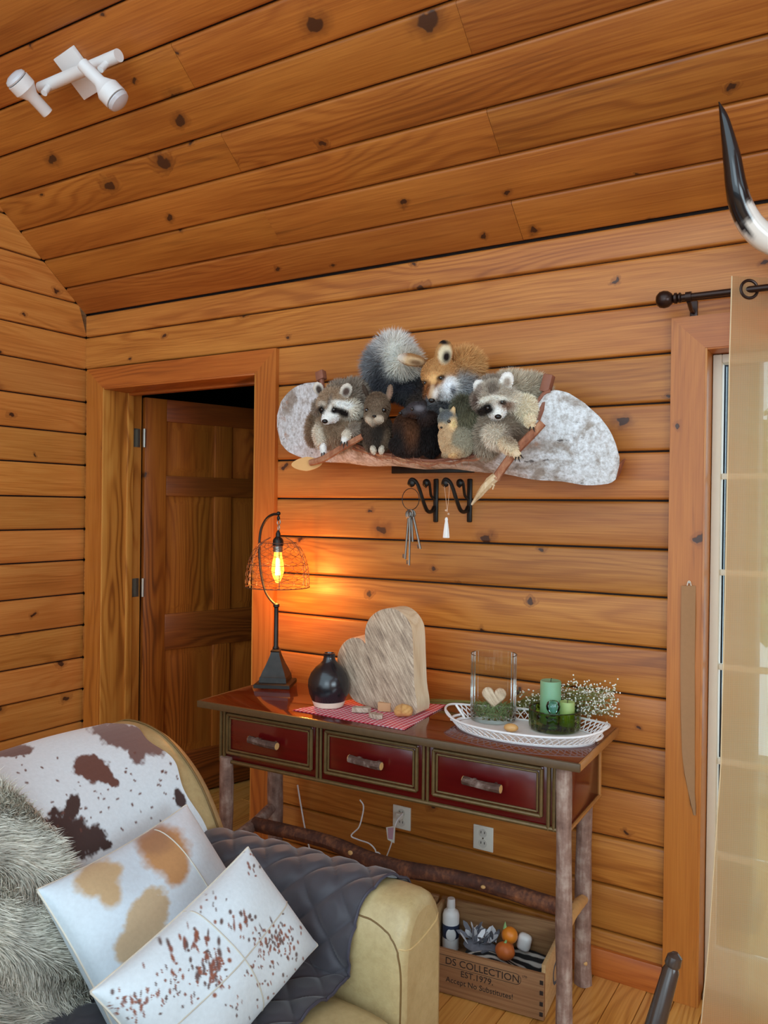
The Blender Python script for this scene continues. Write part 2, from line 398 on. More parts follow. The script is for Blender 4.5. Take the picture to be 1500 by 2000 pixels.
# ---- door casing: mitred boards, jamb boards, stop
def casing(name, label, x0, x1, zt, wl, wr, wt, left=True, right=True):
    root = thing(name, label, 'trim', ((x0+x1)/2, 0, 0)); del root['category']; root['kind'] = 'structure'
    y0, t = -0.022, 0.022
    if left: MB().prism([(x0-wl, y0, 0), (x0, y0, 0), (x0, y0, zt), (x0-wl, y0, zt+wt)], (0, t, 0)).build('side_casing', PINE_T, root)
    if right: MB().prism([(x1, y0, 0), (x1+wr, y0, 0), (x1+wr, y0, zt+wt), (x1, y0, zt)], (0, t, 0)).build('side_casing', PINE_T, root)
    MB().prism([(x0, y0, zt), (x1, y0, zt), (x1+wr, y0, zt+wt), (x0-wl, y0, zt+wt)], (0, t, 0)).build('head_casing', PINE_TX, root)
    return root
tr1 = casing('trim_1', 'mitred pine casing and jamb of the open doorway', DX0, DX1, DZ, 0.108, 0.104, 0.092)
MB().box((DX0-0.0, 0.095, DZ/2), (0.016, 0.23, DZ), 0.001).build('side_jamb', PINE_J, tr1)
MB().box((DX1+0.0, 0.095, DZ/2), (0.016, 0.23, DZ), 0.001).build('side_jamb', PINE_J, tr1)
MB().box(((DX0+DX1)/2, 0.095, DZ), (DX1-DX0-0.016, 0.23, 0.016), 0.001).build('head_jamb', PINE_TX, tr1)
MB().box((DX0+0.013, 0.135, DZ/2), (0.012, 0.035, DZ-0.01), 0.002).build('door_stop', PINE_J, tr1)
MB().box((DX1-0.013, 0.135, DZ/2), (0.012, 0.035, DZ-0.01), 0.002).build('door_stop', PINE_J, tr1)
MB().box(((DX0+DX1)/2, 0.135, DZ-0.013), (DX1-DX0-0.04, 0.035, 0.012), 0.002).build('door_stop', PINE_TX, tr1)
# ---- six panel door, hinged at the left jamb and swung into the next room
DOOR_M = pine('pine_door_shaded', (164, 92, 32), (136, 68, 20), (90, 42, 10), along='z', knots=0.1, tone=0.08, ring=0.6)  # same pine, toned down: the doorway's shade is put into the colour
DOOR_X = pine('pine_door_rail_shaded', (138, 70, 24), (112, 52, 16), (74, 32, 8), along='x', knots=0.05, tone=0.06, ring=0.6)  # rails carry that shade in their colour too
STEEL = plain('hinge_steel', (150, 146, 136), 0.35, metal=0.9)
d1 = thing('door_1', 'six-panel pine door standing open into the dark room', 'door', (-3.093, 0.215, 0.012), math.radians(73)); del d1['category']; d1['kind'] = 'structure'
DWd, DHt, t = 0.88, 2.0, 0.036
st = 0.115; mid = 0.10; cx = DWd/2
def dbox(name, x0, x1, z0, z1, mat, th=t, bev=0.002):
    return MB().box(((x0+x1)/2, 0, (z0+z1)/2), (x1-x0, th, z1-z0), bev).build(name, mat, d1, world=False)
dbox('stile', 0, st, 0, DHt, DOOR_M); dbox('stile', DWd-st, DWd, 0, DHt, DOOR_M)
rails = [(0, 0.22), (0.75, 0.93), (1.52, 1.62), (DHt-0.11, DHt)]
for a, b in rails: dbox('rail', st, DWd-st, a, b, DOOR_X)
for a, b in ((0.22, 0.75), (0.93, 1.52), (1.62, DHt-0.11)):
    dbox('mullion', cx-mid/2, cx+mid/2, a, b, DOOR_M)
    for x0, x1 in ((st, cx-mid/2), (cx+mid/2, DWd-st)):
        q = MB()
        for sgn in (-1, 1):
            o_ = [(x0, sgn*0.006, a), (x1, sgn*0.006, a), (x1, sgn*0.006, b), (x0, sgn*0.006, b)]
            e = 0.018; i1 = [(x0+e, sgn*0.006, a+e), (x1-e, sgn*0.006, a+e), (x1-e, sgn*0.006, b-e), (x0+e, sgn*0.006, b-e)]
            e = 0.045; i2 = [(x0+e, sgn*0.015, a+e), (x1-e, sgn*0.015, a+e), (x1-e, sgn*0.015, b-e), (x0+e, sgn*0.015, b-e)]
            V = o_+i1+i2; Fs = [(8, 9, 10, 11)]
            for r0, r1 in ((0, 4), (4, 8)):
                for k in range(4): Fs.append((r0+k, r0+(k+1) % 4, r1+(k+1) % 4, r1+k))
            q.add(V, Fs if sgn < 0 else [f[::-1] for f in Fs])
        q.build('door_panel', DOOR_M, d1, world=False, sharp=20)
for z in (1.80, 1.07, 0.25):
    h = MB().tube([(-0.006, -0.022, z-0.045), (-0.006, -0.022, z+0.045)], 0.007, 10)
    h.box((0.002, 0.0, z), (0.0025, 0.036, 0.09)); h = h.build('hinge', STEEL, d1, world=False)
    l = MB().box((DX0+0.0095, 0.175, z+0.012), (0.003, 0.05, 0.09)); l.build('hinge_leaf', STEEL, tr1)
    del l
KN = plain('knob_brass', (150, 120, 60), 0.3, metal=1.0)
for s in (-1, 1):
    MB().lathe([(0.026, 0), (0.026, 0.004), (0.010, 0.008), (0.009, 0.03), (0.022, 0.038), (0.027, 0.052), (0.02, 0.064), (0.001, 0.068)], (DWd-0.06, s*t/2, 0.98), 20, rotm('X', -s*PI/2)).build('door_knob', KN, d1, world=False)
# ---- dark room beyond the doorway
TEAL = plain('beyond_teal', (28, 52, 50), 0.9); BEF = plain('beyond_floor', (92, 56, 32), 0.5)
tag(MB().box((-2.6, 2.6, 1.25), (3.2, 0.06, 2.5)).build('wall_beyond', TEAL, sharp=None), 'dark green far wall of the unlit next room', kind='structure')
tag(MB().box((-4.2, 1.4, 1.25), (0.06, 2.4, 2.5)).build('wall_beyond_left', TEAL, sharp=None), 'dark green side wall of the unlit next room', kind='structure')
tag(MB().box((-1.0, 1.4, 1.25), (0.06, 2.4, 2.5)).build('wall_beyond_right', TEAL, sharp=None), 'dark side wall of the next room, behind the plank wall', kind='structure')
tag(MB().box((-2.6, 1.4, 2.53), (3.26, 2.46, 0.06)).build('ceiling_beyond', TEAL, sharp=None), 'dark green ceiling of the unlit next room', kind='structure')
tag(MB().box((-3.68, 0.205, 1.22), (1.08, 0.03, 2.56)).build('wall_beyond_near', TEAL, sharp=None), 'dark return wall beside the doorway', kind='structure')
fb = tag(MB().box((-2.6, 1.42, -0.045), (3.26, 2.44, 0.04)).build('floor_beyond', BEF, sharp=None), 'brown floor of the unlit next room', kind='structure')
# ---- patio door behind the curtain: casing, white frame, panes, muntins
tr2 = casing('trim_2', 'mitred pine casing around the curtained patio door', WX0, WX1, WZ, 0.098, 0.098, 0.098)
MB().box((WX0+0.0, 0.085, WZ/2), (0.012, 0.21, WZ), 0.001).build('side_jamb', PINE_J, tr2)
MB().box((WX1-0.0, 0.085, WZ/2), (0.012, 0.21, WZ), 0.001).build('side_jamb', PINE_J, tr2)
MB().box(((WX0+WX1)/2, 0.085, WZ), (WX1-WX0-0.012, 0.21, 0.012), 0.001).build('head_jamb', PINE_TX, tr2)
WHITE = plain('frame_white', (222, 214, 200), 0.45, 0.04)
d2 = thing('door_2', 'white-framed glazed patio door with a grid of panes behind the curtain', 'door', ((WX0+WX1)/2, 0.09, 0)); del d2['category']; d2['kind'] = 'structure'
PANE = glass('window_glass', (244, 250, 250), 0.0, 1.4)
x0, x1 = WX0+0.008, WX1-0.008; xm = (x0+x1)/2; fz0, fz1 = 0.02, WZ-0.008; sw = 0.026
def wbox(n, a, b, c, d, mat=WHITE, th=0.05, y=0.09, par=d2): return MB().box(((a+b)/2, y, (c+d)/2), (b-a, th, d-c), 0.003).build(n, mat, par)
for a, b in ((x0, xm-0.002), (xm+0.002, x1)):
    wbox('stile', a, a+sw, fz0, fz1); wbox('stile', b-sw, b, fz0, fz1)
    wbox('rail', a+sw, b-sw, fz0, 0.14); wbox('rail', a+sw, b-sw, fz1-sw, fz1)
    zz = np.array([0.14, 0.43, 0.72, 1.01, 1.30, 1.595, fz1-sw]); xx = np.linspace(a+sw, b-sw, 4)
    for z in zz[1:-1]: wbox('muntin', a+sw, b-sw, z-0.009, z+0.009, th=0.022)
    for x in xx[1:-1]:
        for i in range(6): wbox('muntin', x-0.009, x+0.009, zz[i]+0.009, zz[i+1]-0.009, th=0.022)
    for i in range(6):
        for j in range(3): MB().box(((xx[j]+xx[j+1])/2, 0.09, (zz[i]+zz[i+1])/2), (xx[j+1]-xx[j]-0.019, 0.004, zz[i+1]-zz[i]-0.019)).build('glass_pane', PANE, d2)
MB().box(((x0+x1)/2, 0.09, 0.01), (x1-x0, 0.12, 0.02), 0.002).build('threshold', STEEL, d2)
# ---- outside: deck, post, hedge of shrubs
DECK = plain('deck_grey', (120, 118, 116), 0.7)
deck = tag(MB().box((0.8, 1.6, -0.08), (3.4, 2.8, 0.06)).build('deck', DECK, sharp=None), 'grey weathered deck outside the patio door', kind='structure')
RD = np.array([[1, 0, 0], [0, 0, 1], [0, -1, 0.]])
for k in range(19): plank(deck, DECK, -0.9, 2.5, -3.0+k*0.145, -3.0+(k+1)*0.145, np.array([[1, 0, 0], [0, 0, -1.], [0, -1, 0]]), (0, 0, -0.03), name='deck_board', gap=0.003)
# ================================================================== console table
CH = 0.81
FL, FR_ = atz(385, 1368, CH), atz(1133, 1493, CH)
cang = math.atan2(FR_[1]-FL[1], FR_[0]-FL[0])
CLEN = float(np.hypot(*(FR_-FL)[:2])); CDEP = 0.43
con = thing('console_table', 'dark red console table with three drawers and bark-covered log legs', 'table', (FL[0], FL[1], 0), cang)
LACQ = NT('red_lacquer'); _c = LACQ.mix(LACQ.noise(LACQ.scl(LACQ.obj_coord(), (3, 60, 60)), 1.0, 3), srgb(74, 8, 9), srgb(94, 13, 12))
LACQ.bsdf(_c, 0.22, Coat_Weight=0.5, Coat_Roughness=0.12); LACQ = LACQ.m
TOPM = NT('red_brown_top'); _c = TOPM.mix(TOPM.noise(TOPM.scl(TOPM.obj_coord(), (3, 50, 50)), 1.0, 4), srgb(74, 18, 10), srgb(104, 32, 16))
TOPM.bsdf(_c, 0.14, Coat_Weight=0.8, Coat_Roughness=0.05); TOPM = TOPM.m
EDGE = plain('edge_olive', (84, 62, 36), 0.5, 0.25, 60); EDGE2 = plain('edge_tan', (168, 112, 56), 0.45, 0.2, 60)
TWB = bark('twig_bark', (84, 58, 46), (46, 28, 22), (150, 130, 118), along=60)
TWIG = plain('gilt_twig', (104, 82, 48), 0.36, 0.45, 50, 0.3, metal=0.35)
BARK = bark('leg_bark', (140, 110, 96), (84, 54, 42), (190, 170, 154)); BARKD = bark('stretcher_bark', (84, 46, 30), (44, 22, 14), (150, 92, 56), along=40)
CUTW = plain('cut_wood', (206, 160, 100), 0.7, 0.2, 40)
def cb(name, x0, x1, y0, y1, z0, z1, mat, bev=0.002, par=con): return MB().box(((x0+x1)/2, (y0+y1)/2, (z0+z1)/2), (x1-x0, y1-y0, z1-z0), bev).build(name, mat, par, world=False)
cb('table_top', 0.008, CLEN-0.008, 0.008, CDEP, CH-0.02, CH, TOPM)
cb('top_edge', 0, CLEN, -0.002, 0.008, CH-0.023, CH+0.0005, EDGE, 0.003)
cb('top_edge', CLEN-0.008, CLEN, 0.0085, CDEP, CH-0.023, CH+0.0005, EDGE2, 0.003)
cb('top_edge', 0, 0.008, 0.0085, CDEP, CH-0.023, CH+0.0005, EDGE, 0.003)
AX0, AX1, AY0, AY1, AZ0, AZ1 = 0.075, CLEN-0.05, 0.05, CDEP-0.04, 0.60, CH-0.0205
cb('apron', AX0, AX1, AY0, AY1, AZ0, AZ1, LACQ)
def local_x(px, py): 
    # intersect pixel ray with console front plane
    Mi = np.array(MW[con].inverted()); o = Mi[:3, :3]@CAM+Mi[:3, 3]; d = Mi[:3, :3]@ray(px, py)
    k = (AY0-o[1])/d[1]; return (o+d*k)
YF_ = AY0
def hstick(name, p, q, r, mat, par=con, nz=0.06): return MB().tube([p, q], r, 8).build(name, mat, par, world=False)
# moulding along the apron, under the top and at the bottom
for z, r in ((AZ0+0.004, 0.007), (AZ1-0.006, 0.008)): hstick('moulding', (AX0, YF_-0.004, z), (AX1, YF_-0.004, z), r, TWIG)
hstick('moulding', (AX1+0.004, AY0, AZ0+0.004), (AX1+0.004, AY1, AZ0+0.004), 0.006, EDGE2)
hstick('moulding', (AX1+0.004, AY1-0.01, AZ0+0.004), (AX1+0.004, AY1-0.01, AZ1), 0.006, EDGE2)
for px in (1078, 437):
    xx = local_x(px, 1560 if px > 1000 else 1440)[0]
    for dx in (-0.008, 0.008): hstick('moulding', (xx+dx, YF_-0.005, AZ0), (xx+dx, YF_-0.005, AZ1), 0.006, TWIG)
DR = []
for (a, ya), (b, yb) in (((445, 1445), (613, 1470)), ((636, 1475), (819, 1510)), ((846, 1515), (1062, 1560))):
    x0, x1 = local_x(a, ya)[0], local_x(b, yb)[0]; DR.append((x0, x1))
    z0, z1 = AZ0+0.03, AZ1-0.018
    dr = cb('drawer', x0, x1, YF_-0.006, YF_+0.01, z0, z1, LACQ, 0.003)
    for rr, e in ((0.006, 0.005), (0.0035, 0.016)):
        fr = MB(); A = [(x0+e, YF_-0.008, z0+e), (x1-e, YF_-0.008, z0+e), (x1-e, YF_-0.008, z1-e), (x0+e, YF_-0.008, z1-e)]
        for i in range(4): fr.tube([A[i], A[(i+1) % 4]], rr, 8)
        fr.build('drawer_moulding', TWIG, dr, world=False)
    xc, zc = (x0+x1)/2, (z0+z1)/2
    g = MB(); hl = 0.057
    g.tube([(xc-hl, YF_-0.036, zc+0.004), (xc-0.02, YF_-0.038, zc+0.001), (xc+0.015, YF_-0.037, zc-0.001), (xc+hl, YF_-0.036, zc-0.002)], [0.0125, 0.0115, 0.012, 0.0135], 9, 3, noise=0.07)
    g.ell((xc-0.022, YF_-0.036, zc+0.011), (0.008, 0.006, 0.005), n=8, m=6)
    h = g.build('handle', TWB, dr, world=False)
    for s in (-1, 1):
        MB().tube([(xc+s*0.032, YF_-0.005, zc), (xc+s*0.032, YF_-0.034, zc)], 0.005, 8).build('handle_post', BARKD, dr, world=False)
        MB().tube([(xc+s*hl, YF_-0.036, zc+(0.004 if s < 0 else -0.002)), (xc+s*(hl+0.0015), YF_-0.036, zc+(0.004 if s < 0 else -0.002))], 0.0118, 9).build('cut_end', CUTW, dr, world=False)
for i in range(2):
    xm = (DR[i][1]+DR[i+1][0])/2
    for dx in (-0.007, 0.007): hstick('moulding', (xm+dx, YF_-0.004, AZ0), (xm+dx, YF_-0.004, AZ1), 0.005, TWIG)
def leg(px, y, x, topz, r, mat=BARK):
    zz = np.linspace(0, topz, 14); k = random.random()*6
    P = [(x+0.006*math.sin(3*z+k), y+0.006*math.cos(4*z+k), z) for z in zz]
    return MB().tube(P, [r*(1.12-0.12*z/topz+0.05*math.sin(17*z+k)) for z in zz], 12, noise=0.05).build('leg', mat, con, world=False)
lx0, lx1 = local_x(441, 1560)[0], local_x(1103, 1700)[0]
leg(0, AY0-0.004, lx0, AZ1-0.17, 0.023); leg(0, AY0-0.004, lx1, AZ1, 0.021)
leg(0, AY1-0.02, lx0-0.03, AZ0+0.002, 0.028); leg(0, AY1+0.012, lx1-0.04, AZ1, 0.024)
kt = MB().ell((lx1-0.03, AY1-0.012, 0.075), (0.008, 0.006, 0.008), n=10, m=6); kt.build('knot', CUTW, con, world=False)
ym = (AY0+AY1)/2
def branch(name, pts, rad, mat): return MB().tube(pts, rad, 11, 5, noise=0.05).build(name, mat, con, world=False)
branch('side_stretcher', [(lx1-0.003, AY0+0.015, 0.335), (lx1-0.02, ym, 0.315), (lx1-0.04, AY1-0.008, 0.27)], [0.017, 0.018, 0.016], CUTW)
branch('side_stretcher', [(lx0, AY0+0.015, 0.31), (lx0-0.012, ym, 0.32), (lx0-0.028, AY1-0.03, 0.345)], [0.02, 0.022, 0.02], BARK)
branch('long_stretcher', [(lx0-0.01, ym, 0.325), (lx0+0.3, ym+0.012, 0.322), (lx0+0.55, ym-0.012, 0.305), (lx0+0.85, ym+0.01, 0.315), (lx1-0.02, ym, 0.305)], [0.025, 0.024, 0.028, 0.023, 0.026], BARKD)
for x, z, r in ((0.42, 0.33, 0.012), (0.6, 0.322, 0.01), (0.9, 0.33, 0.008)):
    MB().ell((lx0+x, ym-0.022, z-0.01), (r, 0.006, r*0.7), n=10, m=6).build('knot', CUTW, con, world=False)
cb('back_rail', lx0-0.0, lx1-0.04, AY1+0.002, AY1+0.012, AZ0+0.02, AZ1, LACQ)

# ================================================================== things on the console
# ---- lamp
IRON = NT('dark_iron'); _c = IRON.mix(IRON.noise(IRON.obj_coord(), 40, 4), srgb(26, 24, 22), srgb(52, 48, 44)); IRON.bsdf(_c, 0.38, Metallic=0.6); IRON = IRON.m
WIRE = plain('rusty_wire', (96, 72, 62), 0.5, 0.2, metal=0.6)
lp = atz(538, 1338, CH); LY = lp[1]
lamp = thing('table_lamp', 'dark iron table lamp with a chicken-wire dome shade and glowing filament bulb', 'lamp', (lp[0], lp[1], CH+0.0008), 0.45)
m_ = mpp(lp)
def lay(px, py): return aty(px, py, LY)
b = MB()
def sq(b, prof):
    V, Fs = [], []
    for h, z in prof: V += [(-h, -h, z), (h, -h, z), (h, h, z), (-h, h, z)]
    for i in range(len(prof)-1):
        for k in range(4): Fs.append((i*4+k, i*4+(k+1) % 4, (i+1)*4+(k+1) % 4, (i+1)*4+k))
    Fs.append((3, 2, 1, 0)); n = len(prof)*4; Fs.append((n-4, n-3, n-2, n-1)); b.add(V, Fs)
sq(b, [(0.068, 0), (0.068, 0.012), (0.064, 0.016), (0.052, 0.018), (0.050, 0.036), (0.047, 0.040), (0.042, 0.055), (0.033, 0.075), (0.024, 0.098), (0.018, 0.115), (0.0155, 0.126), (0.018, 0.130), (0.012, 0.136)])
b.build('base', IRON, lamp, world=False, sharp=25)
pole = MB(); zt_ = lay(540, 1182)[2]-CH
pole.lathe([(0.011, 0.13), (0.013, 0.14), (0.009, 0.148), (0.0085, zt_-0.01), (0.012, zt_-0.006), (0.012, zt_+0.004), (0.006, zt_+0.008)], n=14); pole.build('pole', IRON, lamp, world=False)
arm = MB(); arm.tube([lay(*p) for p in ((541, 1182), (531, 1174), (519, 1156), (511, 1125), (507, 1090), (507, 1055), (511, 1031), (521, 1013), (533, 1005), (543, 1004))], 0.0052, 10, 5)
arm.ell(lay(544, 1003), (0.008, 0.008, 0.008)); arm.ell(lay(544, 1012), (0.006, 0.006, 0.01)); arm.build('arm', IRON, lamp)
hk = MB()
for y_, r_ in ((1020, 0.008), (1031, 0.007)):
    c0 = lay(544.5, y_); hk.tube([c0+r_*np.array([math.cos(a)*(0.6 if y_ > 1025 else 0.9), 0.3*math.sin(a)*0, math.sin(a)*1.3]) for a in np.linspace(0, 2*PI, 13)], 0.0018, 6, cap=False)
hk.build('chain_link', STEEL, lamp)
sc0 = lay(543, 1068); skt = MB()
zz = [(0.004, lay(543, 1036)[2]), (0.009, lay(543, 1042)[2]), (0.009, lay(543, 1048)[2]), (0.018, lay(543, 1053)[2]), (0.020, lay(543, 1056)[2]), (0.020, lay(543, 1066)[2])]
skt.lathe([(r, z-sc0[2]) for r, z in zz][::-1], sc0, 20); skt.build('socket', IRON, lamp)
MB().lathe([(0.018, lay(543, 1078)[2]-sc0[2]), (0.0185, lay(543, 1067)[2]-sc0[2])], sc0, 20).build('bulb_cap', STEEL, lamp)
bt, bb_ = lay(542, 1078)[2], lay(542, 1139)[2]; H = bt-bb_
bulb = MB().lathe([(0.0005, 0), (0.008, 0.003), (0.018, 0.02*H/0.1), (0.0245, 0.4*H), (0.0225, 0.62*H), (0.0165, 0.85*H), (0.0145, H)], (sc0[0], sc0[1], bb_), 24)
BG = NT('bulb_glass'); tr_ = BG.n('BsdfTransparent', None, Color=(1.0, 0.72, 0.40, 1)); gl_ = BG.n('BsdfGlossy', None, Roughness=0.03, Color=(1, 0.9, 0.8, 1)); em_ = BG.n('Emission', None, Color=(1, 0.36, 0.05, 1), Strength=2.2)
mx = BG.n('MixShader', None, Fac=0.06, i1=tr_.outputs[0], i2=gl_.outputs[0]); ad = BG.n('AddShader', None, i0=mx.outputs[0], i1=em_.outputs[0]); BG.t.links.new(ad.outputs[0], BG.out.inputs[0]); BG = BG.m
bulb.build('bulb', BG, lamp)
FIL = NT('filament'); e = FIL.n('Emission', None, Color=(1, 0.50, 0.12, 1), Strength=120.0); FIL.t.links.new(e.outputs[0], FIL.out.inputs[0]); FIL = FIL.m
fl = MB()
for k in range(8):
    a0, a1 = 2*PI*k/8, 2*PI*(k+0.5)/8; r_ = 0.0085
    fl.tube([(sc0[0]+r_*0.6*math.cos(a0), sc0[1]+r_*0.6*math.sin(a0), bb_+0.80*H), (sc0[0]+r_*math.cos(a1), sc0[1]+r_*math.sin(a1), bb_+0.26*H)], 0.0018, 5)
fl.build('filament', FIL, lamp)
pl_ = bpy.data.lights.new('bulb_glow', 'POINT'); pl_.energy = 7.5; pl_.color = (1.0, 0.36, 0.06); pl_.shadow_soft_size = 0.02
po = bpy.data.objects.new('bulb_glow', pl_); COL.objects.link(po); po.location = (sc0[0], sc0[1], bb_-0.02); 
po.parent = lamp; po.matrix_parent_inverse = MW[lamp].inverted()
ztop, zbot = lay(541, 1050)[2], lay(541, 1148)[2]; Hc = ztop-zbot; Rb = 60*m_
def dome(th, t):
    r = Rb*(0.30+0.70*math.sin(min(1, t*1.06)*PI/2)**0.72) if t > 0 else Rb*0.25
    r = Rb*math.sqrt(max(0, 1-(1-t)**2.6))*0.97+0.008
    return np.array([sc0[0]+r*math.cos(th), sc0[1]+r*math.sin(th), ztop+0.004-t*Hc])
wm = MB(); NR = 16; NTz = 6
for k in range(NR):
    for sgn in (-1, 1):
        pts = []
        for j in range(NTz*2+1):
            t = 0.12+0.88*j/(NTz*2); ph = j % 4
            zig = sgn*(0.5 if (j//2) % 2 == 0 else -0.5)
            pts.append(dome((k+0.5+zig*0.92)*2*PI/NR, t))
        wm.tube(pts, 0.0007, 4, cap=False)
cage = wm.build('wire_mesh_shade', WIRE, lamp)
rg = MB()
for t, r_ in ((1.0, 0.0016), (0.995, 0.001), (0.12, 0.0014), (0.55, 0.0009)):
    rg.tube([dome(a, t) for a in np.linspace(0, 2*PI, 49)], r_, 6, cap=False)
for k in range(6): rg.tube([dome(k*PI/3+0.2, t) for t in np.linspace(0.02, 1, 16)], 0.0012, 6)
rg.build('shade_frame', WIRE, lamp)

# ---- black vase
vp = atz(642, 1381, CH); m_ = mpp(vp)
vase = thing('bottle_vase', 'round matte black bottle vase with a bare cream foot', 'vase', (vp[0], vp[1], CH+0.0035))
VB = NT('black_glaze'); n_ = VB.noise(VB.scl(VB.obj_coord(), (1, 1, 260)), 1.0, 2); VB.bsdf(srgb(20, 22, 28), 0.24, n_, 0.25, 0.001, Coat_Weight=0.4, Coat_Roughness=0.2); VB = VB.m
CREAM = plain('cream_clay', (226, 208, 188), 0.7, 0.05)
r0 = 41*m_; hh = 104*m_
MB().lathe([(0.62*r0, 0), (0.70*r0, 0.003), (0.74*r0, 0.055*hh), (0.80*r0, 0.12*hh)], n=40).build('foot', CREAM, vase, world=False)
MB().lathe([(0.80*r0, 0.12*hh), (0.93*r0, 0.24*hh), (r0, 0.38*hh), (0.98*r0, 0.50*hh), (0.86*r0, 0.63*hh), (0.64*r0, 0.74*hh), (0.42*r0, 0.81*hh), (0.31*r0, 0.86*hh), (0.27*r0, 0.92*hh), (0.28*r0, 0.985*hh), (0.30*r0, hh), (0.24*r0, hh), (0.2*r0, 0.9*hh), (0.001, 0.88*hh)], n=48).build('glazed_body', VB, vase, world=False)

# ---- napkin
def gingham():
    t = NT('gingham'); oc = t.obj_coord(); s = t.n('SeparateXYZ', None, Vector=oc)
    def st(v): return t.math('GREATER_THAN', t.math('FRACT', t.math('MULTIPLY', v, 62.0)), 0.5)
    v = t.math('MULTIPLY', t.math('ADD', st(s.outputs[0]), st(s.outputs[1])), 0.5)
    c = t.ramp(v, [(0.0, srgb(236, 214, 216)), (0.5, srgb(214, 110, 124)), (1.0, srgb(178, 28, 48))]); t.bsdf(c, 0.85); return t.m
A_, B_, C_, D_ = [atz(*p, CH) for p in ((572, 1388), (690, 1367), (872, 1378), (790, 1427))]
U = np.linspace(0, 1, 30); G = np.zeros((30, 24, 3))
for i, uu in enumerate(U):
    for j, vv in enumerate(np.linspace(0, 1, 24)):
        p = (1-uu)*(1-vv)*A_+(1-uu)*vv*B_+uu*vv*C_+uu*(1-vv)*D_
        G[i, j] = p+np.array([0, 0, 0.003+0.0006*math.sin(9*uu+4*vv)+0.0005*math.sin(13*vv)])
nap = MB().sheet(G, 0.002).build('napkin', gingham()); tag(nap, 'red and white gingham napkin under the black vase and wooden heart', 'napkin')
# make its object origin local so the checks follow the cloth
# ---- big wooden heart
def grey_wood(name, l, m, d):
    t = NT(name); oc = t.obj_coord()
    big = t.noise(oc, 9, 3); saw = t.n('TexNoise', None, Vector=t.n('Mapping', {'vector_type': 'TEXTURE'}, Vector=oc, Rotation=(0, 1.0, 0), Scale=(1/14, 1/30, 1/170)).outputs[0], Scale=1.0, Detail=3.0, Roughness=0.6).outputs[0]
    fn = t.noise(oc, 190, 3); v = t.math('ADD', t.math('ADD', t.math('MULTIPLY', saw, 0.75), t.math('MULTIPLY', big, 0.35)), t.math('MULTIPLY', fn, 0.15))
    t.bsdf(t.ramp(v, [(0.46, srgb(*l)), (0.62, srgb(*m)), (0.82, srgb(*d))]), 0.75, v, 0.6, 0.004); MATS[name] = t.m; return t.m
HW = grey_wood('weathered_heart_wood', (218, 196, 170), (178, 154, 130), (104, 84, 70)); PALEW = pine('pale_edge_wood', (240, 224, 198), (224, 200, 166), (180, 144, 106), along='z', knots=0.2)
hpt = atz(770, 1392, CH+0.004); HY = hpt[1]
face = [(735, 1394), (700, 1374), (684, 1362), (668, 1330), (658, 1296), (659, 1276), (668, 1258), (682, 1247), (697, 1246), (707, 1251), (713, 1257), (712, 1240), (714, 1222), (721, 1207), (735, 1195), (752, 1189), (770, 1190), (787, 1201), (799, 1218), (804, 1238), (806, 1290), (808, 1340), (812, 1394), (775, 1400)]
FP = np.array([aty(px, py, HY) for px, py in face]); FP[:, 2] = np.maximum(FP[:, 2], CH+0.0045)
FPs = catmull(np.vstack([FP, FP[:1]]), 4)[:-1]; FPs[:, 2] = np.maximum(FPs[:, 2], CH+0.0045)
heart = thing('wooden_heart', 'large weathered wooden heart slab standing on the gingham napkin', 'ornament', (hpt[0], HY, CH+0.0045))
n = len(FPs); cen = FPs.mean(0); inner = cen+(FPs-cen)*0.965
q = MB(); q.add(np.vstack([inner, FPs+np.array([0, 0.005, 0])]), [tuple(range(n))[::-1]]+[((i+1) % n, i, n+i, n+(i+1) % n)[::-1] for i in range(n)]); q.build('heart_face', HW, heart, sharp=60)
q = MB(); q.prism(FPs+np.array([0, 0.005, 0]), (0, 0.085, 0)); q.build('heart_body', PALEW, heart, sharp=40)
# ---- little wooden heart and offcuts on the napkin
def small_heart(c, s, th, R):
    pts = []
    for a in np.linspace(0, 2*PI, 28, endpoint=False):
        x = 16*math.sin(a)**3; z = 13*math.cos(a)-5*math.cos(2*a)-2*math.cos(3*a)-math.cos(4*a); pts.append((x/17*s, z/17*s))
    V, Fs = [], []; lay_ = [(-th, 0.6), (-th*0.7, 0.88), (0, 1.0), (th*0.7, 0.88), (th, 0.6)]; n = len(pts)
    for y, k in lay_: V += [(x*k, y, z*k) for x, z in pts]
    for i in range(len(lay_)-1): Fs += [(i*n+k, i*n+(k+1) % n, (i+1)*n+(k+1) % n, (i+1)*n+k) for k in range(n)]
    Fs += [tuple(range(n))[::-1], tuple((len(lay_)-1)*n+k for k in range(n))]
    return np.array(V)@np.asarray(R).T+np.asarray(c), Fs
BEECH = pine('beech', (226, 178, 118), (206, 152, 92), (164, 108, 56), knots=0.0, tone=0.03)
c0 = atz(787, 1402, CH+0.004)
V, Fs = small_heart((0, 0, 0), 0.034, 0.017, rotm('Z', 0.5)@rotm('X', 1.05)@rotm('Y', PI*0.95)); V += c0-np.array([0, 0, V[:, 2].min()])
V[:, 2] += CH+0.0055-V[:, 2].min()
tag(obj('small_wooden_heart', V, Fs, BEECH, sharp=50), 'smooth tan carved heart lying on the gingham napkin before the big heart', 'ornament')
CHIP = grey_wood('chip_wood', (204, 190, 172), (176, 156, 136), (128, 106, 90)); CHIP2 = plain('chip_tan', (198, 152, 110), 0.7)
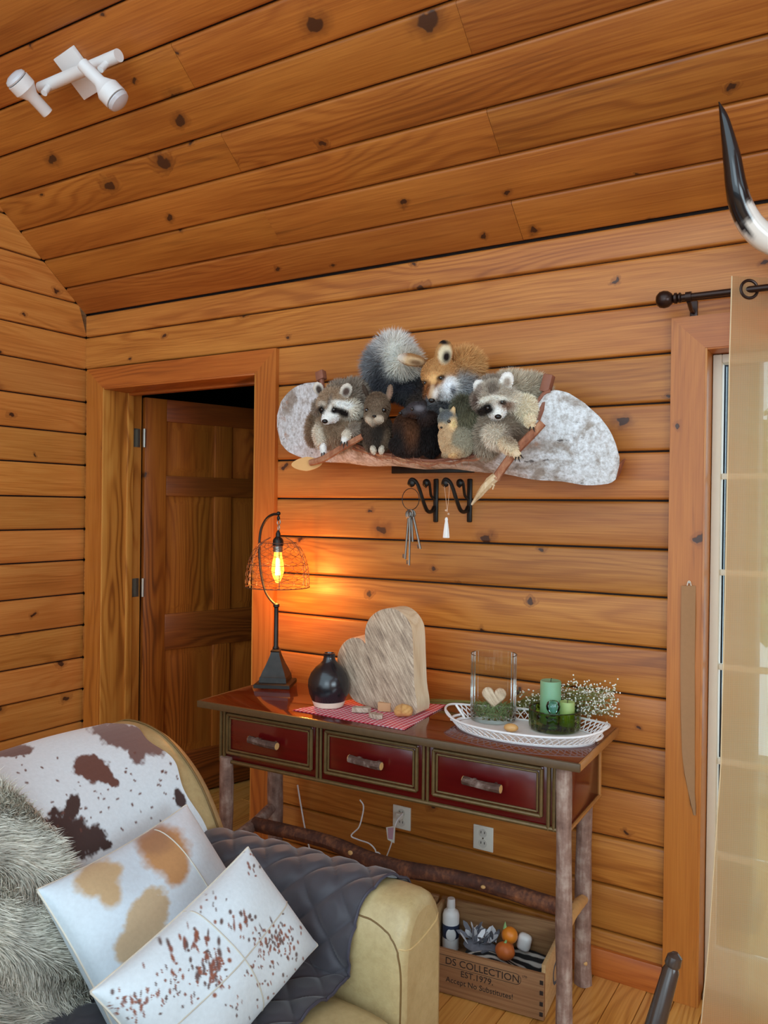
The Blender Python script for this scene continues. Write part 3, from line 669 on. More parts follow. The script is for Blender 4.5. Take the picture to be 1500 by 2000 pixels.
for (px, py), sz, an, mt, lb in (((706, 1391), (0.062, 0.028, 0.016), 0.5, CHIP, 'small grey heart-shaped wood offcut nearest the black vase'), ((735, 1403), (0.05, 0.03, 0.014), -0.2, CHIP, 'flat grey wood chip at the napkin front edge'), ((753, 1389), (0.05, 0.024, 0.028), 0.35, CHIP2, 'tan wood block leaning against the small carved heart')):
    p = atz(px, py, CH+0.004); z0_ = CH+0.0055
    wdt = np.array([(-.5, -.3), (-.2, -.5), (.35, -.45), (.5, .0), (.3, .5), (-.1, .32), (-.4, .5)])*np.array(sz[:2])
    R2 = rotm('Z', an)[:2, :2]; poly = [(*(p[:2]+R2@q), z0_) for q in wdt]
    tag(MB().prism(poly[::-1], (0, 0, sz[2])).build('wood_offcut', mt), lb, 'wood piece')

# ---- oval tray
TRW = plain('tray_white', (232, 228, 226), 0.35, 0.03)
TP = [atz(*p, CH+0.04) for p in ((876, 1385), (1190, 1428))]
tc = (TP[0]+TP[1])/2; tang = math.atan2(TP[1][1]-TP[0][1], TP[1][0]-TP[0][0]); ta = float(np.hypot(*(TP[1]-TP[0])[:2]))/2; tb = ta*0.60
tray = thing('oval_tray', 'white oval metal tray with a pierced lattice rim and cut-out handles', 'tray', (tc[0], tc[1]-0.005, CH+0.0008), tang)
ang = np.linspace(0, 2*PI, 96, endpoint=False)
def ov(k, z, a): return (ta*k*math.cos(a), tb*k*math.sin(a), z+0.018*max(0, abs(math.cos(a))**6)*(z/0.035))
q = MB(); q.add([ov(0.84, 0.0, a) for a in ang]+[ov(0.85, 0.004, a) for a in ang]+[ov(0.80, 0.004, a) for a in ang], [tuple(range(96))[::-1]]+[(i, (i+1) % 96, 96+(i+1) % 96, 96+i) for i in range(96)]+[(96+i, 96+(i+1) % 96, 192+(i+1) % 96, 192+i) for i in range(96)]+[tuple(range(192, 288))])
q.build('tray_floor', TRW, tray, world=False)
q = MB(); q.tube([ov(1.0, 0.035, a) for a in list(ang)+[0]], 0.0035, 8, cap=False); q.tube([ov(0.86, 0.006, a) for a in list(ang)+[0]], 0.0025, 6, cap=False); q.build('rim', TRW, tray, world=False)
q = MB()
for k in range(64):
    for s in (-1, 1):
        a0 = 2*PI*k/64; a1 = a0+s*2*PI*1.2/64
        if abs(math.cos((a0+a1)/2)) > 0.965: continue
        q.tube([ov(0.86, 0.006, a0), ov(0.94, 0.022, (a0+a1)/2), ov(1.0, 0.034, a1)], 0.0017, 5)
tag(q.build('lattice', TRW, tray, world=False), kind='stuff')
for s in (0, PI):
    q = MB(); q.tube([ov(0.87+0.0*abs(x), 0.008, s+x) for x in np.linspace(-0.27, 0.27, 9)], 0.003, 6)
    for x in (-0.28, 0.28): q.tube([ov(0.86, 0.006, s+x), ov(1.0, 0.034, s+x)], 0.004, 6)
    q.tube([ov(0.92, 0.013, s+x) for x in np.linspace(-0.25, 0.25, 9)], 0.0042, 6)
    q.build('handle_surround', TRW, tray, world=False)
TZ = CH+0.0058
# ---- clear glass cylinder with moss and a heart
GL = glass('clear_glass', (250, 255, 252), 0.0, 1.22)
gp = atz(963, 1405, TZ); m_ = mpp(gp); gr, gh = 44*m_, 128*m_
cyl = thing('glass_cylinder', 'tall clear ribbed glass cylinder holding moss and a pale wooden heart', 'vase', (gp[0], gp[1], TZ))
q = MB(); pr_ = [(0.001, 0.001), (gr*0.94, 0.001), (gr, 0.004), (gr, gh*0.5), (gr, gh)]
q.lathe(pr_, n=112); q.f.pop(); V = np.array(q.v)
a = np.arctan2(V[:, 1], V[:, 0]); outer = (np.hypot(V[:, 0], V[:, 1]) > gr*0.98); V[outer, :2] *= (1+0.012*np.cos(28*a[outer]))[:, None]; q.v = [tuple(p) for p in V]
q.build('glass_wall', GL, cyl, world=False, sharp=60)
MB().tube([(gr*math.cos(a), gr*math.sin(a), gh) for a in np.linspace(0, 2*PI, 57)], 0.0013, 6, cap=False).build('glass_rim', GL, cyl, world=False)
MOSS = plain('moss_green', (118, 132, 86), 0.95, 0.4, 60); q = MB()
for k in range(520):
    r_ = gr*0.88*math.sqrt(random.random()); a = random.random()*2*PI; zb = 0.008+random.random()*0.034
    p = np.array([r_*math.cos(a), r_*math.sin(a), zb]); dd = np.array([random.gauss(0, 1), random.gauss(0, 1), random.gauss(0.4, 0.6)])*0.012
    e = p+dd; rr = np.hypot(e[0], e[1])
    if rr > gr*0.92: e[:2] *= gr*0.9/rr
    e[2] = max(e[2], 0.012); q.tube([p, (p+e)/2+np.array([0, 0, 0.003]), e], [0.0012, 0.001, 0.0004], 4)
tag(q.build('moss_tuft', MOSS, cyl, world=False), kind='stuff')
gh_ = thing('pale_heart', 'pale wooden heart standing in the moss inside the glass cylinder', 'ornament', (gp[0], gp[1], TZ+0.016))
V, Fs = small_heart((0.004, -0.004, 0.058), 0.041, 0.009, rotm('Z', 0.45)@rotm('X', -0.12)@rotm('Y', 0.05)); obj('heart_body', V, Fs, grey_wood('pale_heart_wood', (230, 204, 180), (208, 176, 150), (160, 126, 104)), gh_, world=False, sharp=40)
# ---- wooden pebble
p = atz(998, 1430, TZ); tag(MB().ell((p[0], p[1], TZ+0.0135), (0.022, 0.015, 0.0125), rotm('Z', 0.3)).build('wood_pebble', BEECH), 'small rounded tan wooden pebble on the white tray', 'pebble')
# ---- green glass bowl with candles and a glass stopper
GRN = glass('green_glass', (150, 168, 60), 0.03, 1.5)
bp = atz(1083, 1424, TZ); m_ = mpp(bp); br = 49*m_; bh = 40*m_
bowl = thing('green_glass_bowl', 'low dark green ribbed glass bowl on the white tray', 'bowl', (bp[0], bp[1], TZ))
q = MB().lathe([(0.001, 0.001), (br*0.86, 0.001), (br*0.98, 0.006), (br, 0.016), (br, bh)], n=128); q.f.pop()
V = np.array(q.v); a = np.arctan2(V[:, 1], V[:, 0]); o_ = np.hypot(V[:, 0], V[:, 1]) > br*0.96; V[o_, :2] *= (1+0.02*np.cos(16*a[o_]))[:, None]; q.v = [tuple(p) for p in V]
q.build('ribbed_wall', GRN, bowl, world=False, sharp=60)
MB().tube([(br*math.cos(a), br*math.sin(a), bh) for a in np.linspace(0, 2*PI, 57)], 0.0018, 6, cap=False).build('bowl_rim', GRN, bowl, world=False)
vdir = np.array([CR[2][0], CR[2][1], 0]); vdir /= np.linalg.norm(vdir); vrt = np.array([CR[0][0], CR[0][1], 0]); vrt /= np.linalg.norm(vrt)
BC = np.array([bp[0], bp[1], TZ+0.0125])
def candle(name, label, off, r_, ytop, rgb):
    pc = BC+vrt*off[0]+vdir*off[1]; v = ray(*proj(pc)[:1], ytop); k = np.hypot(*(pc-CAM)[:2])/np.hypot(*v[:2]); h_ = (CAM+v*k)[2]-pc[2]
    t_ = thing(name, label, 'candle', pc, group='green candles on the tray')
    W = NT('wax_'+label[:6]); nz = W.noise(W.obj_coord(), 25, 3); W.bsdf(W.mix(nz, srgb(*[x*0.94 for x in rgb]), srgb(*rgb)), 0.5, nz, 0.05, Subsurface_Weight=0.25, Subsurface_Scale=0.01)
    MB().lathe([(r_*0.95, 0), (r_, 0.003), (r_, h_-0.003), (r_*0.95, h_), (r_*0.7, h_-0.002), (0.001, h_-0.004)], n=36).build('wax', W.m, t_, world=False)
    MB().tube([(0, 0, h_-0.005), (0.001, 0, h_+0.004), (0.003, 0, h_+0.008)], 0.001, 6).build('wick', IRON, t_, world=False); return t_
candle('pillar_candle', 'tall sage green pillar candle behind the glass stopper', (-0.008, 0.026), 0.032, 1329, (126, 172, 134))
candle('votive_candle', 'short lime green candle at the right side of the green bowl', (0.037, -0.005), 0.0225, 1370, (164, 188, 116))
CLR = glass('stopper_glass', (222, 242, 246), 0.0, 1.45)
pc = BC+vrt*(-0.012)+vdir*(-0.034)
stp = thing('glass_stopper', 'clear blue-tinted glass ball candle holder standing inside the green bowl', 'candle holder', pc)
MB().lathe([(0.018, 0), (0.020, 0.004), (0.019, 0.02), (0.012, 0.026), (0.022, 0.030), (0.022, 0.034), (0.011, 0.040), (0.013, 0.046), (0.020, 0.056), (0.0215, 0.066), (0.018, 0.077), (0.009, 0.083), (0.001, 0.084)], n=28).build('stopper_body', CLR, stp, world=False)
# ---- baby's breath
GYP = thing('babys_breath', 'dried bouquet of tiny white flowers lying behind the white tray', 'flowers', (*atz(1020, 1370, CH)[:2], CH))
STEM = plain('stem_green', (120, 122, 62), 0.7, 0.2); BLOS = plain('blossom_white', (236, 236, 224), 0.7, 0.05); q = MB(); bl = MB()
y_ = -0.088
root_l = aty(838, 1362, y_)
for k in range(240):
    u_ = random.random(); px = 1010+195*u_**0.8; lo = 1440-0.10*(px-1010); hi = 1332+18*abs(u_-0.55)
    py = hi+(lo-hi-24)*random.random()**0.9
    tip = aty(px, py, y_+random.uniform(-0.05, 0.03)); tip[2] = max(tip[2], CH+0.03)
    j0 = aty(985+0.5*(px-1010)*random.random(), 1372, y_); j0[2] = CH+0.014+0.02*random.random()
    q.tube([j0, (j0+tip)/2+np.array([0, 0, 0.01]), tip], 0.0006, 4)
    for b_ in range(4):
        e = tip+np.array([random.gauss(0, 0.012), random.gauss(0, 0.01), random.gauss(0.002, 0.01)]); e[2] = max(e[2], CH+0.02); e[1] = min(e[1], -0.03)
        q.tube([tip, e], 0.0004, 3); bl.ell(e, (0.0026,)*3, n=6, m=4)
for k in range(9):
    s_ = root_l+np.array([random.uniform(-0.02, 0.03), random.uniform(-0.02, 0.012), 0]); s_[2] = CH+0.003+0.001*k
    e = aty(985+4*k, 1372, y_); e[2] = CH+0.012+0.003*k; q.tube([s_, (s_+e)/2+np.array([0, 0, 0.004]), e], 0.0013, 5)
q.build('stems', STEM, GYP); tag(bl.build('blossoms', BLOS, GYP), kind='stuff')
# ================================================================== birch-bark canoe with mounted animals
def birch():
    t = NT('birch_bark'); oc = t.obj_coord()
    n1 = t.noise(oc, 7, 6, 0.62, 0.6); n2 = t.noise(oc, 75, 4, 0.7); n3 = t.noise(t.scl(oc, (18, 18, 44)), 1.0, 4, 0.6); n4 = t.noise(t.n('VectorMath', {'operation': 'ADD'}, i0=oc, i1=(3.1, 1.7, 9.2)).outputs[0], 11, 5, 0.65)
    c = t.ramp(n2, [(0.25, srgb(150, 140, 132)), (0.46, srgb(206, 206, 206)), (0.68, srgb(240, 244, 248))])
    c = t.mix(t.math('MULTIPLY', t.smooth(n1, 0.50, 0.64), 0.8), c, t.mix(n2, srgb(92, 76, 62), srgb(168, 146, 122)))
    c = t.mix(t.math('MULTIPLY', t.smooth(n4, 0.60, 0.70), 0.8), c, srgb(176, 132, 104))
    c = t.mix(t.math('MULTIPLY', t.smooth(n3, 0.63, 0.70), 0.85), c, srgb(58, 48, 42))
    t.bsdf(c, 0.65, n2, 0.8, 0.004); return t.m
BIRCH = birch(); INNER = bark('inner_bark', (156, 96, 66), (96, 50, 34), (196, 146, 108)); REDW = plain('red_wood', (138, 84, 62), 0.6, 0.25, 40); DRIFT = bark('driftwood', (206, 174, 132), (150, 106, 70), (236, 218, 188)); PADW = plain('paddle_wood', (214, 158, 92), 0.6, 0.12, 30)
can = thing('bark_canoe', 'birch-bark canoe wall mount with tall rounded ends', 'wall mount', aty(870, 930, -0.02))
# outlines of the two side sheets in photo pixels: (px, top y, bottom y) along the canoe
prof = [(541, 812, 836), (548, 786, 866), (560, 770, 882), (576, 757, 890), (596, 748, 896), (616, 745, 899), (632, 752, 901), (645, 800, 903), (665, 852, 905), (690, 868, 907), (720, 880, 909), (760, 890, 911), (800, 897, 914), (850, 901, 916), (900, 897, 918), (940, 886, 921), (975, 868, 926), (1010, 838, 931), (1040, 795, 935), (1062, 768, 938), (1085, 763, 941), (1110, 768, 943), (1140, 784, 946), (1170, 812, 947), (1192, 843, 946), (1205, 874, 936), (1210, 894, 908)]
pa = np.array(prof, float); xs = np.linspace(541, 1210, 90)
top = np.interp(xs, pa[:, 0], pa[:, 1]); bot = np.interp(xs, pa[:, 0], pa[:, 2])
tt = (xs-541)/(1210-541); bulge = np.sin(PI*np.clip(tt, 0, 1))**0.6
A = np.zeros((90, 12, 3)); Bk = np.zeros((90, 8, 3))
for i in range(90):
    for j, v in enumerate(np.linspace(0, 1, 12)):
        yy = -0.105-0.155*bulge[i]*(0.25+0.75*(1-v)**0.7)+0.004*math.sin(17*tt[i]+3*v)
        A[i, j] = aty(xs[i], top[i]+(bot[i]-top[i])*v, yy)
        A[i, j] += np.array([0, 0, 1])*0.0025*math.sin(40*tt[i])*(1 if j in (0, 11) else 0)
for i in range(90):
    bpnt = A[i, -1]; 
    for j, v in enumerate(np.linspace(0, 1, 8)):
        Bk[i, j] = bpnt*(1-v)+np.array([bpnt[0]-0.02*0, -0.03, bpnt[2]+0.01+0.10*v**2*bulge[i]+0.0])*v
        Bk[i, j, 2] = bpnt[2]+0.02*v+0.16*v**3*min(1, bulge[i])
MB().sheet(A[:, ::-1], 0.006).build('front_bark', BIRCH, can, sharp=60)
MB().sheet(Bk[:, ::-1], 0.005).build('back_bark', INNER, can, sharp=60)
# gunwale root stitching along the front edge
MB().tube([A[i, 0]+np.array([0, 0.002, 0.002]) for i in range(14, 72)], 0.0055, 7).build('gunwale', REDW, can)
MB().tube([A[i, 0]+np.array([0, -0.006, -0.010-0.004*math.sin(i)]) for i in range(20, 62)], 0.0045, 6, noise=0.2).build('gunwale', INNER, can)
q = MB()
for i in range(16, 66, 2):
    p = A[i, 0]; j = [random.uniform(-0.006, 0.006) for _ in range(4)]; q.tube([p+np.array([-0.004+j[0], -0.008, 0.008+j[1]]), p+np.array([0.002, -0.012, -0.006]), p+np.array([0.009+j[2], -0.009, -0.020+j[3]])], 0.0010, 5)
tag(q.build('root_lacing', INNER, can), kind='stuff')
# deck blocks at each end
def stick(pts, rad, sq=False): return MB().tube(pts, rad, 4 if sq else 8, 0 if sq else 4)
e0 = aty(1071, 742, -0.2); e1 = aty(1050, 820, -0.21)
b = MB(); dirv = (e1-e0)/np.linalg.norm(e1-e0); R = np.array([np.cross(dirv, [0, 1, 0]), np.cross(np.cross(dirv, [0, 1, 0]), dirv)*-1, dirv]).T
b.box(e0+dirv*0.012, (0.030, 0.03, 0.055), 0.003, R); b.build('end_block', REDW, can)
stick([e0+dirv*0.03, (e0+e1)/2+np.array([0.004, 0, 0]), e1], [0.011, 0.011, 0.009]).build('end_strut', REDW, can)
e0 = aty(627, 734, -0.19); e1 = aty(636, 800, -0.21); dirv = (e1-e0)/np.linalg.norm(e1-e0); R = np.array([np.cross(dirv, [0, 1, 0]), np.cross(np.cross(dirv, [0, 1, 0]), dirv)*-1, dirv]).T
MB().box(e0, (0.034, 0.026, 0.034), 0.003, R).build('end_block', REDW, can); stick([e0+dirv*0.01, e1], [0.009, 0.008]).build('end_strut', REDW, can)
# hanging iron plate below, belongs to the hook rack
# ---- paddles
pad = thing('canoe_paddle', 'short wooden paddle with an oval tan blade at the left end of the canoe', 'paddle', aty(600, 906, -0.29))
stick([aty(708, 852, -0.272), aty(672, 872, -0.285), aty(632, 896, -0.29), aty(606, 904, -0.292)], [0.011, 0.0115, 0.012, 0.011]).build('shaft', INNER, pad)
c0 = aty(599, 906, -0.293); mm = mpp(c0); RB = np.array([CR[0], CR[2], -CR[1]]).T
pts = [c0+RB@np.array([30*mm*math.copysign(abs(math.cos(a))**1.0, math.cos(a))*(1.0), 0, 14*mm*math.sin(a)*(1-0.22*abs(math.cos(a)))+0.05*30*mm*math.cos(a)]) for a in np.linspace(0, 2*PI, 24, endpoint=False)]
MB().prism(pts, CR[2]*0.011).build('blade', PADW, pad)
dr_ = thing('driftwood_paddle', 'pale splintered driftwood stick crossing the right side of the canoe', 'stick', aty(975, 930, -0.3))
stick([aty(1060, 826, -0.274), aty(1035, 852, -0.285), aty(1008, 880, -0.292), aty(985, 910, -0.296), aty(968, 935, -0.298)], [0.0125, 0.014, 0.0135, 0.013, 0.014]).build('shaft', INNER, dr_)
MB().tube([aty(970, 930, -0.298), aty(953, 946, -0.3), aty(938, 964, -0.302), aty(921, 986, -0.304)], [0.0145, 0.015, 0.0115, 0.003], 7, 4, noise=0.12).build('splintered_tip', DRIFT, dr_)
MB().tube([aty(957, 945, -0.300), aty(965, 948, -0.303), aty(962, 956, -0.304)], [0.006, 0.004, 0.002], 6).build('splinter', DRIFT, dr_)

# ---- animals: each body is one continuous mesh (blobs fused by a voxel remesh), fur strands are a child
def fuse(blobs, voxel=0.0045, smooth_it=5):
    mb = MB()
    for c, R, rad in blobs: mb.ell(c, rad, R, 18, 12)
    me = bpy.data.meshes.new('tmp'); me.from_pydata(mb.v, [], mb.f); o = bpy.data.objects.new('tmp', me); COL.objects.link(o)
    r = o.modifiers.new('r', 'REMESH'); r.mode = 'VOXEL'; r.voxel_size = voxel
    s = o.modifiers.new('s', 'SMOOTH'); s.factor = 0.5; s.iterations = smooth_it
    dg = bpy.context.evaluated_depsgraph_get(); m2 = bpy.data.meshes.new_from_object(o.evaluated_get(dg))
    bpy.data.objects.remove(o); bpy.data.meshes.remove(me)
    V = np.zeros(len(m2.vertices)*3); m2.vertices.foreach_get('co', V); V = V.reshape(-1, 3)
    N = np.zeros(len(m2.vertices)*3); m2.vertices.foreach_get('normal', N); N = N.reshape(-1, 3)
    Fs = [tuple(p.vertices) for p in m2.polygons]; bpy.data.meshes.remove(m2); return V, N, Fs
def fur_mesh(name, V, N, Fs, cols, lens, n, parent, mat, width=0.0011, comb=(0, 0, -1), lift=0.55, jit=0.25, seed=1, world=True, droop=0.25, cvar=0.12):
    g = np.random.default_rng(seed)
    T = []
    for f in Fs:
        T.append(f[:3])
        if len(f) == 4: T.append((f[0], f[2], f[3]))
    T = np.array(T); a, b, c = V[T[:, 0]], V[T[:, 1]], V[T[:, 2]]
    ar = np.linalg.norm(np.cross(b-a, c-a), axis=1); L3 = lens[T].mean(1); ar = ar*(L3 > 0.0005); ar /= ar.sum()
    k = g.choice(len(T), n, p=ar); r1, r2 = g.random(n), g.random(n); fl = r1+r2 > 1; r1[fl], r2[fl] = 1-r1[fl], 1-r2[fl]; w0 = 1-r1-r2
    mixw = lambda X: X[T[k, 0]]*w0[:, None]+X[T[k, 1]]*r1[:, None]+X[T[k, 2]]*r2[:, None]
    P, Nn, C = mixw(V), mixw(N), mixw(cols); L = mixw(lens[:, None])[:, 0]*(0.65+0.6*g.random(n))
    Nn /= np.linalg.norm(Nn, axis=1, keepdims=True)+1e-9
    cb_ = comb(P) if callable(comb) else np.broadcast_to(np.asarray(comb, float), P.shape)
    tang = cb_-Nn*(cb_*Nn).sum(1, keepdims=True)
    d = Nn*lift+tang*(1-lift)+g.normal(size=(n, 3))*jit; d /= np.linalg.norm(d, axis=1, keepdims=True)
    d2 = d+tang*droop; d2 /= np.linalg.norm(d2, axis=1, keepdims=True)
    sd = np.cross(d, g.normal(size=(n, 3))); sd /= np.linalg.norm(sd, axis=1, keepdims=True)
    w_ = width*(0.7+0.6*g.random(n))[:, None]; m = P+d*(L*0.5)[:, None]; t = m+d2*(L*0.5)[:, None]; P = P-Nn*0.001
    VV = np.stack([P-sd*w_, P+sd*w_, m+sd*w_*0.8, m-sd*w_*0.8, t], 1).reshape(-1, 3)
    i0 = np.arange(n)*5; 
    F2 = np.concatenate([np.stack([i0, i0+1, i0+2, i0+3], 1).ravel(), np.stack([i0+3, i0+2, i0+4], 1).ravel()])
    ls = np.concatenate([np.arange(n)*4, 4*n+np.arange(n)*3]); lt = np.concatenate([np.full(n, 4), np.full(n, 3)])
    if world and parent in MW: Mi = np.array(MW[parent].inverted()); VV = VV@Mi[:3, :3].T+Mi[:3, 3]
    me = bpy.data.meshes.new(name); me.vertices.add(len(VV)); me.vertices.foreach_set('co', VV.ravel())
    me.loops.add(len(F2)); me.loops.foreach_set('vertex_index', F2); me.polygons.add(len(ls)); me.polygons.foreach_set('loop_start', ls); me.polygons.foreach_set('loop_total', lt)
    me.update(calc_edges=True)
    C = C*(1+cvar*g.normal(size=(n, 1))); C = np.clip(np.repeat(C, 5, 0), 0, 1); C[4::5] = np.clip(C[4::5]*1.15, 0, 1)
    set_cols(me, C); me.materials.append(mat); o = bpy.data.objects.new(name, me); COL.objects.link(o); o.parent = parent; return tag(o, kind='stuff')
FURM = vcol('fur', 0.7, sheen=0.0, Specular_IOR_Level=0.2); SKIN = vcol('hide', 0.85, 0.2, Specular_IOR_Level=0.15)
EYEM = NT('glass_eye'); EYEM.bsdf(srgb(14, 9, 6), 0.05, Coat_Weight=1.0); EYEM = EYEM.m
NOSEM = NT('nose_black'); EYE_ = NOSEM.bsdf(srgb(16, 15, 16), 0.3); NOSEM = NOSEM.m
CLAW = plain('claw_dark', (46, 38, 32), 0.35)
def lin(c): return np.array(srgb(*c)[:3])
CB = np.array([CR[0], CR[2], -CR[1]]).T          # columns: right, forward, up of the view
def animal(name, label, cat, base, blobs, spots, eyes, noses=(), fur=5000, flen=0.014, furlen=None, comb=(0, 0, -1), voxel=0.0045, claws=(), lift=0.4, jit=0.13):
    """blobs: (px, py, y, rx, ry, depth_radius_m, rot_deg, rgb, fur_len)   spots: (px, py, rx, ry, rot, rgb, soft[, fur_len])"""
    root = thing(name, label, cat, base)
    B = []; cl = []; fl = []
    for px, py, y, rx, ry, rd, ro, rgb, ln in blobs:
        c = aty(px, py, y); m = mpp(c); R = CB@rotm('Y', math.radians(ro)); B.append((c, R, np.array([rx*m, rd, ry*m]))); cl.append(lin(rgb)); fl.append(ln)
    V, N, Fs = fuse(B, voxel)
    D = np.stack([np.linalg.norm(((V-c)@R)/rad, axis=1) for c, R, rad in B], 1); W = np.exp(-9*(D-D.min(1, keepdims=True))); W /= W.sum(1, keepdims=True)
    col = W@np.array(cl); ln = W@np.array(fl)
    pp = proj(V); facing = (N*(CAM-V)).sum(1) > -0.02
    for sp in spots:
        px, py, rx, ry, ro, rgb, soft = sp[:7]; d = pp-np.array([px, py]); c_, s_ = math.cos(math.radians(ro)), math.sin(math.radians(ro))
        q = np.hypot((d[:, 0]*c_+d[:, 1]*s_)/rx, (-d[:, 0]*s_+d[:, 1]*c_)/ry); w_ = np.clip((1+soft-q)/(2*soft), 0, 1)*facing; w_ = w_[:, None]
        col = col*(1-w_)+lin(rgb)*w_
        if len(sp) > 7: ln = ln*(1-w_[:, 0])+sp[7]*w_[:, 0]
    body = obj('body', V, Fs, SKIN, root, sharp=180, cols=np.clip(col*1.1, 0, 1))
    col = np.clip(col*1.45, 0, 0.95); fur_mesh('fur', V, N, Fs, col, ln, int(fur*2.3), root, FURM, width=0.0007, comb=comb, lift=lift, jit=jit, seed=len(name)+fur)
    tree_c = np.array([b[0] for b in B])
    def front(px, py, push):
        # first body surface along the pixel ray, then pushed towards the viewer by push
        d = np.hypot(pp[:, 0]-px, pp[:, 1]-py)+1e3*(~facing); near = np.argsort(d)[:6]; dep = ((V[near]-CAM)@CR[2]).min()
        v = ray(px, py); return CAM+v*(dep-push)
    for px, py, r in eyes:
        c = front(px, py, 0.000); mm = mpp(c); MB().ell(c, (r*mm, r*mm, r*mm), n=14, m=10).build('eye', EYEM, root)
    for px, py, rx, ry in noses:
        c = front(px, py, 0.001); mm = mpp(c); MB().ell(c, (rx*mm, rx*mm*0.9, ry*mm), CB, n=14, m=10).build('nose', NOSEM, root)
    for (a_, b_), (e_, f_), y in claws:
        p0, p1 = aty(a_, b_, y), aty(e_, f_, y-0.006); MB().tube([p0, (p0+p1)/2+np.array([0, -0.003, 0]), p1], [0.0028, 0.0022, 0.0006], 6).build('claw', CLAW, root)
    return root
GREY = (132, 118, 104); GREYL = (196, 184, 166); BLK = (26, 20, 18); WHT = (232, 228, 220); TANG = (150, 126, 102); DKG = (74, 62, 54)
animal('raccoon', 'grey raccoon mount facing left at the left end of the canoe', 'raccoon', aty(660, 895, -0.2),
  [(657, 790, -0.245, 37, 31, 0.062, 8, TANG, 0.010), (690, 778, -0.19, 30, 34, 0.06, 0, GREY, 0.024), (668, 770, -0.21, 30, 24, 0.05, 0, GREY, 0.018), (646, 812, -0.285, 16, 13, 0.03, 20, WHT, 0.004), (637, 820, -0.302, 10, 8.5, 0.02, 25, WHT, 0.003),
   (684, 801, -0.24, 22, 18, 0.04, 0, GREYL, 0.016), (622, 797, -0.24, 11, 16, 0.035, 0, GREY, 0.012),
   (622, 759, -0.262, 10.5, 14, 0.010, -18, (210, 200, 186), 0.002), (676, 762, -0.268, 12, 15, 0.010, 24, (210, 200, 186), 0.002),
   (662, 838, -0.2, 42, 42, 0.06, 0, TANG, 0.018), (615, 838, -0.2, 16, 34, 0.045, 6, (128, 104, 82), 0.016), (690, 845, -0.21, 26, 28, 0.05, 0, TANG, 0.016),
   (625, 852, -0.255, 12, 24, 0.03, -8, GREYL, 0.010), (631, 877, -0.285, 6.5, 12, 0.014, -6, WHT, 0.004), (692, 842, -0.255, 17, 12, 0.032, -25, GREY, 0.012), (677, 850, -0.285, 9, 11, 0.018, 20, GREYL, 0.005), (673, 859, -0.293, 7, 9, 0.012, 15, WHT, 0.003)],
  [(623, 761, 6, 9, -18, (70, 56, 48), .3), (676, 765, 7, 9, 24, (84, 66, 58), .3), (644, 784, 4, 14, 12, (120, 104, 90), .4), (672, 791, 24, 8, 12, WHT, .35), (630, 789, 7, 6, 0, (190, 180, 166), .4),
   (671, 806, 18, 7, 22, BLK, .35, .006), (628, 801, 7, 9, 10, BLK, .35, .005), (653, 801, 9, 7, 15, BLK, .3, .004), (644, 797, 4, 9, 18, (216, 208, 198), .4), (691, 803, 7, 16, 25, (210, 200, 184), .4)],
  [(629, 800, 3.0), (652, 800.5, 3.4)], [(634.5, 823, 6, 4.5)], fur=11000, comb=lambda P: np.stack([(P[:, 0]-aty(640, 815, -0.25)[0])*2, P[:, 1]*0+0.2, (P[:, 2]-aty(640, 815, -0.25)[2])*2-0.15], 1),
  claws=[((668, 862), (664, 872), -0.3), ((673, 864), (671, 877), -0.3), ((678, 863), (679, 873), -0.3), ((629, 884), (629, 895), -0.29), ((633, 884), (634, 896), -0.29)])
BRN = (104, 84, 66); BRD = (70, 56, 46)
animal('squirrel', 'brown squirrel mount with upright ears facing forward between raccoon and dark marten', 'squirrel', aty(736, 888, -0.22),
  [(737, 796, -0.262, 25, 29, 0.05, 0, BRN, 0.007), (733, 812, -0.28, 23, 19, 0.036, 0, (112, 94, 76), 0.004), (723, 819, -0.302, 10.5, 9, 0.016, 0, (190, 172, 150), 0.002), (740, 820, -0.302, 10.5, 9, 0.016, 0, (190, 172, 150), 0.002), (731, 829, -0.296, 9, 6, 0.014, 0, (160, 140, 120), 0.002), (714, 764, -0.255, 5, 16, 0.008, -22, BRD, 0.003), (761, 766, -0.255, 6.5, 17, 0.009, 8, (128, 106, 88), 0.003),
   (736, 842, -0.235, 30, 40, 0.055, 0, BRD, 0.010), (718, 858, -0.25, 10, 24, 0.02, -8, BRN, 0.007), (752, 858, -0.25, 10, 24, 0.02, 5, BRN, 0.007), (729, 879, -0.28, 6, 9, 0.016, -20, GREYL, 0.003), (745, 879, -0.28, 6, 9, 0.016, 10, GREYL, 0.003)],
  [(737, 848, 13, 22, 0, (50, 42, 36), .4), (735, 786, 14, 12, 0, (112, 92, 74), .5), (762, 768, 3.5, 10, 8, (150, 118, 98), .4)], [(716, 801, 4.2), (750, 801, 4.6)], [(731, 813, 4.2, 2.8)], fur=6500, comb=(0, 0.2, -1))
ORG = (170, 124, 76); ORGD = (164, 104, 56); SLV = (92, 92, 96)
